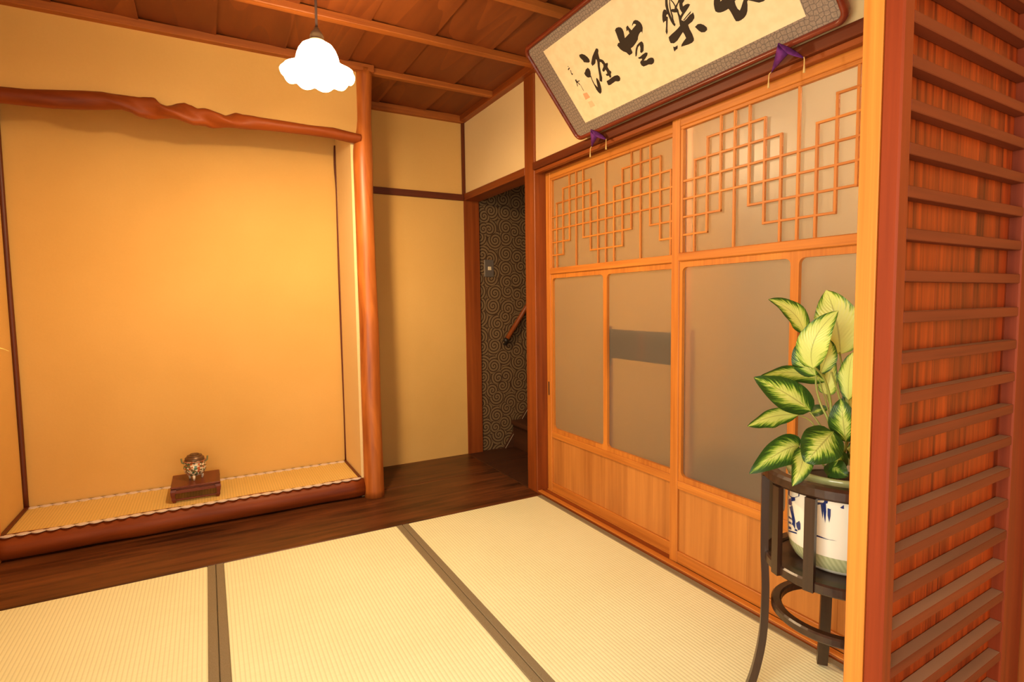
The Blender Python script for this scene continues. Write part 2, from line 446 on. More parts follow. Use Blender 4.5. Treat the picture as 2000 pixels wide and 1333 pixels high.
box('floor_board', 0.116, 1.62, -2.09, 0.05, -0.06, 0.0, 'stair', fb)

# walls
w = S(empty('wall_left', (-2.45, -1.8, 0)))
box('wall_panel', -2.52, -2.40, -1.96, 0.42, -0.06, CEIL, PLASTER, w, 0)
box('wall_panel', -2.52, -2.40, -4.0, -3.34, -0.06, CEIL, PLASTER, w, 0)
box('wall_panel', -2.52, -2.40, -3.34, -1.96, -0.06, 0.35, PLASTER, w, 0)
box('wall_panel', -2.52, -2.40, -3.34, -1.96, 1.75, CEIL, PLASTER, w, 0)
w = S(empty('window_1', (-2.41, -2.65, 0.35)), 'low latticed window in the left wall')
for y_ in (-3.34, -2.0): box('window_frame', -2.44, -2.395, y_, y_+0.04, 0.35, 1.75, 'door', w, 0.002)
for z_ in (0.35, 1.71): box('window_frame', -2.44, -2.395, -3.3, -2.0, z_, z_+0.04, 'door', w, 0.002)
for k in range(1, 4): box('glazing_bar', -2.43, -2.41, -3.3+k*0.325-0.006, -3.3+k*0.325+0.006, 0.39, 1.71, 'door', w, 0.001)
for k in range(1, 3): box('glazing_bar', -2.43, -2.41, -3.3, -2.0, 0.39+k*0.44-0.006, 0.39+k*0.44+0.006, 'door', w, 0.001)
w = S(empty('wall_back', (-1.2, -4.05, 0)))
box('wall_panel', -2.52, -2.2, -4.12, -4.0, -0.06, CEIL, PLASTER_LIT, w, 0)
box('wall_panel', -0.2, 0.14, -4.12, -4.0, -0.06, CEIL, PLASTER_LIT, w, 0)
box('wall_panel', -2.2, -0.2, -4.12, -4.0, 2.02, CEIL, PLASTER_LIT, w, 0)
S(box('wall_entrance', 0.0, 0.12, -4.0, -2.06, -0.06, CEIL, PLASTER, bev=0))
S(box('wall_passage', -0.86, 0.02, 0.97, 1.08, 0.0, CEIL, PLASTER, bev=0))
S(box('wall_alcove_back', -2.45, -0.86, 0.88, 1.08, 0.0, CEIL, PLASTER, bev=0))
S(box('wall_alcove_left', -2.52, -2.37, 0.42, 0.88, 0.0, CEIL, PLASTER, bev=0))
S(box('wall_alcove_right', -0.86, -0.768, 0.495, 0.97, 0.0, CEIL, PLASTER_LIT, bev=0))
S(box('wall_alcove_upper', -2.37, -0.79, 0.468, 0.52, 1.938, CEIL, PLASTER, bev=0))
S(box('wall_over_opening', 0.012, 0.10, 0.10, 0.97, 1.785, CEIL, PLASTER_LIT, bev=0))
S(box('wall_over_doors', 0.012, 0.10, -2.065, 0.06, 1.775, CEIL, PLASTER_LIT, bev=0))
S(box('wall_stair', 0.02, 1.32, 0.985, 1.08, -0.06, 2.6, WALLPAPER, bev=0), 'brown wallpaper with dark spirals beside the stair')
S(box('wall_partition', 0.115, 1.62, 0.055, 0.135, -0.06, 2.6, PLASTER, bev=0))
S(box('wall_stair_end', 1.30, 1.36, 0.13, 1.0, -0.06, 2.6, PLASTER, bev=0))
S(box('wall_beyond_doors', 1.60, 1.68, -2.12, 0.1, -0.06, 2.5, GREYWALL, bev=0))
S(box('wall_beyond_side', 0.10, 1.62, -2.16, -2.09, -0.06, 2.5, GREYWALL, bev=0))
S(box('ceiling_beyond', 0.10, 1.68, -2.16, 1.08, 2.45, 2.52, PLASTER, bev=0))

# ceiling of overlapping boards and battens
ce = S(empty('ceiling', (-1.2, 0, CEIL)), 'ceiling of wide cedar boards held by thin battens')
edges = [-2.52, -2.375, -2.078, -1.781, -1.484, -1.187, -0.890, -0.593, -0.290, 0.012]
for i in range(len(edges)-1):
    x0, x1 = edges[i], edges[i+1]
    V = [(x0, -4.12, CEIL+0.008), (x1+0.016, -4.12, CEIL-0.008), (x1+0.016, 0.98, CEIL-0.008), (x0, 0.98, CEIL+0.008)]
    V += [(a, b, c+0.010) for a, b, c in V]
    cen = Vector(((x0+x1)/2, -1.5, CEIL))
    F = [(0, 1, 2, 3), (7, 6, 5, 4), (0, 4, 5, 1), (1, 5, 6, 2), (2, 6, 7, 3), (3, 7, 4, 0)]
    from_py('ceiling_board', [Vector(q)-cen for q in V], F, wood('ceil', 'y'), ce, cen)
box('ceiling_backing', -2.52, 0.12, -4.12, 1.08, CEIL+0.020, CEIL+0.05, 'stair', ce, 0)
for yb in (-0.002, -0.483, -0.966, -1.449, -1.932, -2.415, -2.9, -3.4):
    box('batten', -2.40, 0.0, yb-0.020, yb+0.020, CEIL-0.034, CEIL-0.002, 'batten', ce, 0.003)
box('batten', -0.76, 0.0, 0.458, 0.494, CEIL-0.034, CEIL-0.002, 'batten', ce, 0.003)

# trims
S(box('trim_1', -2.40, -0.738, 0.430, 0.472, 2.272, CEIL-0.001, 'batten', bev=0.003), 'ceiling trim above the alcove')
S(box('trim_2', -0.77, 0.0, 0.936, 0.972, 2.265, CEIL-0.001, 'batten', bev=0.002))
S(box('trim_3', -0.030, 0.014, -1.99, 0.97, 2.268, CEIL-0.001, 'post', bev=0.002))
S(box('trim_4', -0.77, -0.001, 0.956, 0.972, 1.752, 1.794, 'dark', bev=0.002), 'dark rail across the passage wall')
S(box('trim_5', -0.010, 0.014, 0.956, 0.972, 1.794, 2.268, 'dark', bev=0.001))
S(box('trim_6', 0.0, 0.116, 0.145, 0.968, 1.755, 1.799, 'post', bev=0.002), 'lintel over the dark stair opening')
S(box('trim_7', 0.0, 0.116, 0.966, 1.03, -0.02, 1.757, 'post', bev=0.002), 'reddish jamb of the stair opening')
S(box('trim_8', 0.0, 0.118, 0.044, 0.147, -0.02, CEIL-0.01, 'post', bev=0.003), 'square post between the stair opening and the sliding doors')
km = S(empty('trim_9', (0, -0.95, 1.75)), 'head rail over the sliding doors')
box('head_rail', -0.012, 0.118, -1.985, 0.043, 1.762, 1.800, 'dark', km, 0.002)
box('head_rail_lip', 0.004, 0.030, -1.985, 0.043, 1.744, 1.762, 'post', km, 0.002)
box('head_rail_lip', 0.066, 0.070, -1.985, 0.043, 1.748, 1.762, 'post', km, 0.001)
si = S(empty('trim_10', (0.05, -0.95, 0)), 'grooved sill under the sliding doors')
box('sill', 0.003, 0.116, -1.985, 0.043, -0.06, 0.006, 'post', si, 0.002)
box('sill_ridge', 0.003, 0.030, -1.985, 0.043, 0.006, 0.012, 'door', si, 0.0015)
box('sill_ridge', 0.0655, 0.0695, -1.985, 0.043, 0.006, 0.012, 'door', si, 0.001)
S(box('trim_11', 0.002, 0.118, -2.055, -1.952, -0.02, 1.775, 'post', bev=0.003))
S(box('trim_12', -2.44, -2.362, 0.425, 0.505, 0.0, CEIL, 'log', bev=0.004))

# ================================================================== TATAMI
def mat(x0, x1, label):
    t = empty('tatami_mat', ((x0+x1)/2, -0.985, -0.058), label, 'tatami', 'tatami mats side by side')
    hw = 0.0285
    box('rush_surface', x0+0.001+hw, x1-0.001-hw, -1.970, -0.002, -0.058, 0.0, TATAMI, t, 0.002)
    box('border', x0+0.0008, x0+0.0008+hw, -1.971, -0.001, -0.058, 0.0012, HERI, t, 0.0025)
    box('border', x1-0.0008-hw, x1-0.0008, -1.971, -0.001, -0.058, 0.0012, HERI, t, 0.0025)
W = 0.7897
mat(-W, 0.0, 'pale tatami mat along the sliding doors, under the plant stand')
mat(-2*W, -W, 'pale tatami mat in the middle, between two brown cloth seams')
mat(-3*W, -2*W, 'pale tatami mat at the left, in front of the incense burner')

# ================================================================== ALCOVE
POSTL = [(-0.826, 2.31), (-0.826, 2.013), (-0.853, 1.878), (-0.852, 1.626), (-0.851, 1.317), (-0.848, 0.935), (-0.853, 0.602), (-0.851, 0.32), (-0.85, 0.0)]
POSTR = [(-0.740, 2.31), (-0.755, 2.023), (-0.751, 1.89), (-0.755, 1.634), (-0.752, 1.252), (-0.745, 0.932), (-0.748, 0.65), (-0.748, 0.364), (-0.742, 0.0)]
def interp(tab, z):
    tab = sorted(tab, key=lambda q: q[1])
    if z <= tab[0][1]: return tab[0][0]
    for (a, z0), (b, z1) in zip(tab, tab[1:]):
        if z <= z1: return a+(b-a)*(z-z0)/(z1-z0)
    return tab[-1][0]
V = []; F = []; NS = 28; NZ = 60
for i in range(NZ+1):
    z = 2.29*i/NZ
    l = (interp(POSTL, z-0.03)+interp(POSTL, z)+interp(POSTL, z+0.03))/3
    r = (interp(POSTR, z-0.03)+interp(POSTR, z)+interp(POSTR, z+0.03))/3
    for k in range(NS):
        a = 2*math.pi*k/NS
        rr = (r-l)/2*(1+0.012*math.sin(3*a+z*4)+0.010*math.sin(5*a-7*z))
        V.append(((l+r)/2+rr*math.cos(a)+0.797, rr*math.sin(a), z))
for i in range(NZ):
    for k in range(NS):
        F.append((i*NS+k, i*NS+(k+1) % NS, (i+1)*NS+(k+1) % NS, (i+1)*NS+k))
F.append(tuple(range(NS))[::-1]); F.append(tuple(range(NZ*NS, (NZ+1)*NS)))
tag(from_py('log_post', V, F, wood('log', 'z'), None, (-0.797, 0.47, 0.0), smooth=True), 'polished natural log post at the right end of the alcove', 'post')

# twisted lintel
LIN = [(-2.42, 1.945, 1.880), (-2.244, 1.943, 1.883), (-2.165, 1.947, 1.884), (-2.083, 1.959, 1.886), (-1.911, 1.98, 1.907), (-1.848, 1.98, 1.916), (-1.821, 1.978, 1.914), (-1.784, 1.975, 1.9), (-1.746, 1.977, 1.899), (-1.721, 1.983, 1.898), (-1.703, 1.964, 1.901), (-1.68, 1.961, 1.902), (-1.64, 1.978, 1.904), (-1.61, 1.983, 1.899), (-1.58, 1.972, 1.892), (-1.56, 1.961, 1.895), (-1.529, 1.964, 1.899), (-1.498, 1.962, 1.889), (-1.467, 1.96, 1.889), (-1.446, 1.956, 1.892), (-1.402, 1.972, 1.9), (-1.37, 1.965, 1.903), (-1.314, 1.963, 1.908), (-1.2, 1.963, 1.911), (-1.081, 1.958, 1.913), (-0.957, 1.963, 1.911), (-0.88, 1.953, 1.903), (-0.825, 1.948, 1.901)]
def lin(x):
    for a, b in zip(LIN, LIN[1:]):
        if x <= b[0]:
            t = (x-a[0])/(b[0]-a[0]); return a[1]+(b[1]-a[1])*t, a[2]+(b[2]-a[2])*t
    return LIN[-1][1:]
V = []; F = []; NS = 32; NX = 260
for i in range(NX+1):
    x = -2.42+1.6*i/NX
    zt, zb = lin(x); h = (zt-zb)/2; zc = (zt+zb)/2
    am = max(0.0, min(1.0, (x+1.93)/0.15))*max(0.0, min(1.0, (-1.30-x)/0.12))*0.24+0.02
    tw = 2*math.pi*(x+1.9)/0.44
    for k in range(NS):
        a = 2*math.pi*k/NS
        s = 1+am*1.9*((1-abs(math.sin(1.0*(a-tw))))**0.8*1.7-0.75)
        dz = max(-1.0, min(1.0, math.sin(a)*(0.5+0.5*s)/0.97))
        V.append((x+1.62, math.cos(a)*0.036*s, zc+h*dz-1.93))
for i in range(NX):
    for k in range(NS):
        F.append((i*NS+k, (i+1)*NS+k, (i+1)*NS+(k+1) % NS, i*NS+(k+1) % NS))
F.append(tuple(range(NS))); F.append(tuple(range(NX*NS, (NX+1)*NS))[::-1])
tag(from_py('alcove_lintel', V, F, wood('logred', 'x'), None, (-1.62, 0.452, 1.93), smooth=True), 'knotted twisted log lintel across the top of the alcove', 'beam')

# front log (sill) of the alcove
pts = [(-2.40+1.55*i/24, 0.508+0.002*math.sin(i*1.3), 0.053) for i in range(25)]
rad = [0.0525+0.0012*math.sin(i*0.9) for i in range(25)]
tag(tube('alcove_sill_log', pts, rad, wood('logred', 'x'), None, 26, (-1.62, 0.508, 0.0)), 'reddish round log along the front of the alcove floor', 'beam')
S(box('floor_alcove', -2.37, -0.86, 0.505, 0.88, 0.0, 0.078, 'stair', bev=0))
am_ = empty('alcove_mat', (-1.615, 0.68, 0.078), 'narrow ochre rush mat with white scalloped borders on the alcove floor', 'mat')
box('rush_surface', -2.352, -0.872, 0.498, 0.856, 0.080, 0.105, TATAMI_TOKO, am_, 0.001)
def scallop(y_base, sgn, z, lab=None):
    # strip of cloth whose outer edge is cut in shallow arcs
    n = 30*8; x0, x1 = -2.362, -0.866
    V = []; F = []; uv = []
    for i in range(n+1):
        x = x0+(x1-x0)*i/n; u = (x-x0)/0.0499
        arch = math.sin(math.pi*(u % 1.0)) if i % 8 else 0.0
        for y, wv in ((y_base-sgn*0.016*arch, 0.0), (y_base+sgn*0.013, 1.0)):
            for dz in (0.0, -0.004):
                V.append((x+1.615, y-y_base, dz)); uv.append((u, wv))
    for i in range(n):
        a = i*4; b = a+4
        F += [(a, b, b+2, a+2), (a+1, a+3, b+3, b+1), (a, a+1, b+1, b), (a+2, b+2, b+3, a+3)]
    F += [(0, 2, 3, 1), (n*4, n*4+1, n*4+3, n*4+2)]
    return from_py('brocade_border', V, F, SCALLOP, am_, (-1.615, y_base, z), uvs=uv)
scallop(0.482, 1, 0.1100); scallop(0.862, 1, 0.1085)
box('mat_edge', -2.368, -2.350, 0.49, 0.876, 0.080, 0.112, 'dark', am_, 0.001)
box('mat_edge', -0.874, -0.862, 0.49, 0.876, 0.080, 0.112, 'dark', am_, 0.001)
# thin corner sticks
tag(tube('corner_stick', smooth_path([(-0.862, 0.872, 1.99), (-0.866, 0.872, 1.874), (-0.860, 0.872, 1.737), (-0.861, 0.872, 1.567), (-0.863, 0.872, 1.274), (-0.863, 0.872, 1.012), (-0.862, 0.872, 0.782), (-0.860, 0.872, 0.391), (-0.862, 0.872, 0.106)], 4), 0.0065, wood('dark', 'z'), None, 8), 'thin crooked dark stick in the right back corner of the alcove', 'trim stick')
tag(tube('corner_stick', smooth_path([(-2.361, 0.872, 1.99), (-2.363, 0.872, 1.3), (-2.361, 0.872, 0.7), (-2.363, 0.872, 0.106)], 5), 0.0115, wood('dark', 'z'), None, 8), 'straight dark stick in the left back corner of the alcove', 'trim stick')

# incense burner and its stand
ts = empty('display_stand', (-1.65, 0.678, 0.105), 'low rosewood display stand on the alcove mat under the burner', 'stand')
X0, X1, Y0, Y1, ZB, ZT = -1.755, -1.545, 0.567, 0.790, 0.1058, 0.185
box('top', X0-0.002, X1+0.002, Y0-0.002, Y1+0.002, ZT-0.010, ZT, 'rose', ts, 0.003)
box('waist', X0+0.006, X1-0.006, Y0+0.006, Y1-0.006, ZT-0.018, ZT-0.010, 'rose', ts, 0.001)
for yy in (Y0+0.003, Y1-0.013): box('apron', X0+0.015, X1-0.015, yy, yy+0.010, ZT-0.034, ZT-0.018, 'rose', ts)
for xx in (X0+0.003, X1-0.013): box('apron', xx, xx+0.010, Y0+0.015, Y1-0.015, ZT-0.034, ZT-0.018, 'rose', ts)
for yy in (Y0+0.006, Y1-0.014): box('base_rail', X0+0.015, X1-0.015, yy, yy+0.008, ZB+0.010, ZB+0.017, 'rose', ts, 0.001)
for xx in (X0+0.006, X1-0.014): box('base_rail', xx, xx+0.008, Y0+0.015, Y1-0.015, ZB+0.010, ZB+0.017, 'rose', ts, 0.001)
for sx in (-1, 1):
    for sy in (-1, 1):
        cx = X0+0.010 if sx < 0 else X1-0.010; cy = Y0+0.010 if sy < 0 else Y1-0.010
        prof = [(0.0, 0.012), (0.012, 0.0115), (0.028, 0.009), (0.042, 0.008), (0.052, 0.0095), (0.060, 0.008), (0.0672, 0.006)]
        V = []; F = []
        for i, (d, hw) in enumerate(prof):
            ox = sx*0.003*math.sin(d*60); oy = sy*0.003*math.sin(d*60)
            for a, b in ((-1, -1), (1, -1), (1, 1), (-1, 1)): V.append((a*hw+ox, b*hw+oy, ZT-0.012-d-ZB))
            if i:
                for k in range(4): F.append(((i-1)*4+k, i*4+k, i*4+(k+1) % 4, (i-1)*4+(k+1) % 4))
        F += [(0, 1, 2, 3), tuple(range(len(V)-4, len(V)))[::-1]]
        from_py('leg', V, F, wood('rose', 'z'), ts, (cx, cy, ZB))
bx, by, bz = -1.652, 0.668, 0.1855
ib = empty('incense_burner', (bx, by, bz), 'small patterned porcelain incense burner with brown lid on the rosewood stand', 'incense burner')
lathe('body', [(0.0, 0.018), (0.022, 0.019), (0.038, 0.028), (0.0485, 0.045), (0.0515, 0.064), (0.047, 0.083), (0.042, 0.090), (0.046, 0.094), (0.0485, 0.097), (0.044, 0.099), (0.036, 0.097)], BURNER, ib, (bx, by, bz), 36)
LID = plain('bronze_lid', (0.16, 0.085, 0.04), 0.4, Metallic=0.5)
ld = lathe('lid', [(0.044, 0.098), (0.044, 0.103), (0.040, 0.113), (0.030, 0.123), (0.016, 0.128), (0.0, 0.129)], LID, ib, (bx, by, bz), 32)
for rr, zz in ((0.0425, 0.1095), (0.033, 0.1215), (0.020, 0.128)):
    tube('ridge', [(bx+rr*math.cos(a*math.pi/12), by+rr*math.sin(a*math.pi/12), bz+zz) for a in range(25)], 0.0016, LID, ld, 5)
tube('rim_band', [(bx+0.0485*math.cos(a*math.pi/12), by+0.0485*math.sin(a*math.pi/12), bz+0.0965) for a in range(25)], 0.0022, plain('iron_red', (0.40, 0.12, 0.05), 0.3), ib, 6)
for k in range(3):
    a = math.radians(-100+120*k)
    p = Vector((bx+0.030*math.cos(a), by+0.030*math.sin(a), bz))
    tube('foot', [p+Vector((0, 0, 0.030)), p+Vector((0.004*math.cos(a), 0.004*math.sin(a), 0.013)), p+Vector((0.001*math.cos(a), 0.001*math.sin(a), 0.0005))], [0.0085, 0.0060, 0.0042], plain('porcelain_white', (0.72, 0.62, 0.48), 0.15), ib, 10)
for s in (-1, 1):
    p = Vector((bx+s*0.046, by, bz+0.086))
    tube('handle', smooth_path([p, p+Vector((s*0.009, 0, 0.006)), p+Vector((s*0.011, 0, 0.017)), p+Vector((s*0.012, 0, 0.026))], 4), 0.0040, plain('handle_green', (0.20, 0.20, 0.08), 0.3), ib, 7)

# ================================================================== STAIR
stc = empty('staircase', (0.6, 0.6, 0.0), 'dark wooden stair rising to the right behind the stair opening', 'staircase')
plate('stringer', [[(0.291, 0.0), (0.96, 0.0), (1.28, 0.45), (1.28, 1.38)]], 0.025, lambda p, q, d: Vector((p-0.6, 0.984-d-0.6, q)), wood('stair', 'x'), stc, (0.6, 0.6, 0.0))
plate('nosing_strip', [[(0.291, 0.0), (0.2935, 0.0), (1.2825, 1.384), (1.28, 1.386)]], 0.004, lambda p, q, d: Vector((p-0.6, 0.9592-d-0.6, q)), WHITEEDGE, stc, (0.6, 0.6, 0.0))
for k in range(5):
    x0 = 0.36+0.145*k
    box('riser', x0, x0+0.015, 0.30, 0.958, 0.2*k, 0.2*(k+1)-0.03, 'stair', stc, 0.001)
    box('tread', x0-0.02, x0+0.16, 0.30, 0.958, 0.2*(k+1)-0.03, 0.2*(k+1), 'stair', stc, 0.002)
box('side_panel', 0.36, 1.10, 0.27, 0.298, 0.0, 0.16, 'stair', stc, 0.001)
hr = empty('handrail', (0.297, 0.93, 0.79), 'short wooden handrail on the spiral wallpaper', 'handrail')
tube('rail', [(0.303, 0.935, 0.798), (0.70, 0.935, 1.338)], 0.0165, wood('post', 'z'), hr, 14)
tube('end_cap', [(0.288, 0.935, 0.778), (0.3035, 0.935, 0.7985)], 0.019, BLACKM, hr, 14)
for q in (0.01, 0.75):
    p = Vector((0.303+0.397*q, 0.935, 0.798+0.54*q))
    tube('bracket', [p+Vector((0, 0.0, -0.012)), p+Vector((0, 0.03, -0.045)), p+Vector((0, 0.0495, -0.045))], 0.010, BLACKM, hr, 8)
sw = empty('light_switch', (0.19, 0.985, 1.30), 'metal switch plate with small cream button on the spiral wallpaper', 'switch')
box('plate', 0.155, 0.229, 0.976, 0.985, 1.241, 1.360, STEEL, sw, 0.003)
box('button', 0.182, 0.207, 0.970, 0.977, 1.287, 1.313, CREAM, sw, 0.002)

# ================================================================== SLIDING DOORS
ROWS = [1.645, 1.5775, 1.510, 1.443, 1.375, 1.3075]
def sliding_door(name, xf, y_left, y_right, label):
    """y_left is the edge farther from the camera"""
    D = empty(name, (xf+0.015, (y_left+y_right)/2, 0.0075), label, None, None, 'structure')
    x1 = xf+0.030; yc = (y_left+y_right)/2; zt = 1.758; zb = 0.0078
    sw_ = 0.041
    box('stile', xf, x1, y_left-sw_, y_left, zb, zt, 'door', D, 0.002)
    box('stile', xf, x1, y_right, y_right+sw_, zb, zt, 'door', D, 0.002)
    ya, yb = y_left-sw_, y_right+sw_       # inner edges: ya > yb
    box('rail', xf+0.001, x1-0.001, yb, ya, 1.716, zt-0.001, 'door', D, 0.002)
    box('rail', xf+0.001, x1-0.001, yb, ya, zb+0.0005, 0.057, 'door', D, 0.002)
    box('rail', xf-0.0055, x1-0.001, yb, ya, 1.208, 1.240, 'door', D, 0.003)
    box('rail', xf+0.0005, x1-0.001, yb, ya, 0.312, 0.345, 'door', D, 0.002)
    # beads of the upper light
    B = 0.012
    box('bead', xf+0.004, xf+0.020, yb, ya, 1.704, 1.716, 'door', D, 0.0015)
    box('bead', xf+0.004, xf+0.020, ya-B, ya, 1.240, 1.704, 'door', D, 0.0015)
    box('bead', xf+0.004, xf+0.020, yb, yb+B, 1.240, 1.704, 'door', D, 0.0015)
    # inner frame of the two lower lights, rounded corners
    mid = 0.014
    outer = [(yb, 0.3455), (ya, 0.3455), (ya, 1.2075), (yb, 1.2075)]
    h1 = rrect(yb+0.014, yc-mid, 0.366, 1.185, 0.020); h2 = rrect(yc+mid, ya-0.014, 0.366, 1.185, 0.020)
    c0 = Vector((xf+0.004, yc, 0.78))
    plate('light_frame', [outer, h1, h2], 0.014, lambda p, q, d: Vector((d, p-yc, q-0.78)), wood('door', 'z'), D, c0)
    # glass and kick board
    box('glass_pane', xf+0.0185, xf+0.0225, yb+0.001, ya-0.001, 1.2405, 1.7155, GLASS, D, 0)
    box('glass_pane', xf+0.0185, xf+0.0225, yb+0.001, yc-0.002, 0.346, 1.2075, GLASS, D, 0)
    box('glass_pane', xf+0.0185, xf+0.0225, yc+0.002, ya-0.001, 0.346, 1.2075, GLASS, D, 0)
    n = 3; wk = (ya-yb)/n
    for i in range(n):
        box('kick_board', xf+0.010, xf+0.018, yb+wk*i+0.0002, yb+wk*(i+1)-0.0002, 0.0575, 0.3115, wood('kick', 'z'), D, 0.0003)
    # kumiko lattice: 16 columns
    P = 0.0585; bw = 0.0085
    T, Bt = 1.704, 1.240
    span = {1: (1, None), 2: (0, 5), 3: (None, 4), 4: (None, None), 5: (None, 4), 6: (0, 5), 7: (1, None), 8: (None, None)}
    for i in range(1, 16):
        k = i if i <= 8 else i-8
        a, b = span[k]
        if i > 8: a, b = span[i-8]
        y = yc+P*(8-i)
        z1 = T if a is None else ROWS[a]+bw/2; z0 = Bt if b is None else ROWS[b]-bw/2
        box('lattice_bar', xf+0.0065, xf+0.0155, y-bw/2, y+bw/2, z0, z1, 'door', D, 0.0008)
    def col(i): return yc+P*(8-i)
    L_, R_ = ya-B, yb+B
    hs = [(0, 2, 6), (0, 10, 14), (1, 1, 7), (1, 9, 15), (2, None, None), (3, None, None),
          (4, None, 3), (4, 5, 11), (4, 13, None), (5, None, 2), (5, 6, 10), (5, 14, None)]
    for r, i0, i1 in hs:
        if r in (2, 3): i0 = i1 = None
        yl = L_ if i0 is None else col(i0)+bw/2; yr = R_ if i1 is None else col(i1)-bw/2
        box('lattice_bar', xf+0.0060, xf+0.0150, yr, yl, ROWS[r]-bw/2+0.0006, ROWS[r]+bw/2-0.0006, 'door', D, 0.0008)
    return D
d1 = sliding_door('door_1', 0.070, 0.043, -0.962, 'sliding door with frosted glass next to the stair opening')
d2 = sliding_door('door_2', 0.0345, -0.918, -1.950, 'sliding door with frosted glass behind the potted plant')
box('finger_pull', 0.0692, 0.0710, 0.020, 0.030, 0.545, 0.620, BLACKM, d1, 0.0005)
# furniture seen dimly through the frosted pane
cb = empty('low_rail', (0.25, -0.62, 0.0), 'dark wooden rail dimly seen behind the frosted pane of the far door', 'rail')
box('rail', 0.104, 0.13, -0.935, -0.452, 0.79, 0.925, 'stair', cb, 0.002)
box('rail_post', 0.104, 0.130, -0.452, -0.43, 0.0, 0.94, 'post', cb, 0.002)
box('rail_plate', 0.1025, 0.1039, -0.70, -0.66, 0.80, 0.915, 'post', cb, 0.0005)
box('rail_post', 0.104, 0.130, -0.957, -0.935, 0.0, 0.94, 'post', cb, 0.002)

# ================================================================== CALLIGRAPHY FRAME
A_ = Vector((0, -1, 0)); U_ = Vector((-0.6401844, 0, 0.76822128)); N_ = A_.cross(U_)
fr = empty('calligraphy_frame', (0, 0, 0), 'long framed calligraphy tilted forward above the sliding doors', 'picture')
FM = Matrix((A_, U_, N_)).transposed().to_4x4(); FM.translation = Vector((-0.040, -0.404, 1.789))-N_*0.022
fr.matrix_world = FM
FW, FH = 1.226, 0.455
cz = 0.022
def loc3(z): return lambda p, q, d: Vector((p, q, z+d))
plate('back_board', [rrect(0.006, FW-0.006, 0.006, FH-0.006, 0.02)], 0.008, loc3(0.0), wood('frame', 'x'), fr, local=True)
# moulding: swept rounded section
path = rrect(0.009, FW-0.009, 0.009, FH-0.009, 0.028, 7)
sec = [(-0.009, 0.0), (-0.010, 0.012), (-0.006, 0.022), (0.0, 0.026), (0.006, 0.023), (0.009, 0.015), (0.009, 0.0)]
V = []; F = []; n = len(path); m = len(sec)
for i in range(n):
    p0, p1, p2 = Vector(path[i-1]), Vector(path[i]), Vector(path[(i+1) % n])
    t = (p2-p0).normalized(); inn = Vector((-t.y, t.x))
    for o_, h in sec: V.append((p1.x+inn.x*o_, p1.y+inn.y*o_, h))
for i in range(n):
    j = (i+1) % n
    for k in range(m-1): F.append((i*m+k, j*m+k, j*m+k+1, i*m+k+1))
from_py('moulding', V, F, wood('frame', 'x'), fr, local=True, smooth=True)
plate('brocade_mount', [rrect(0.016, FW-0.016, 0.016, FH-0.016, 0.022)], 0.0035, loc3(0.009), BROCADE, fr, local=True)
pp = plate('paper', [[(0.105, 0.0615), (FW-0.105, 0.0615), (FW-0.105, 0.399), (0.105, 0.399)]], 0.0010, loc3(0.0126), PAPER, fr, local=True)
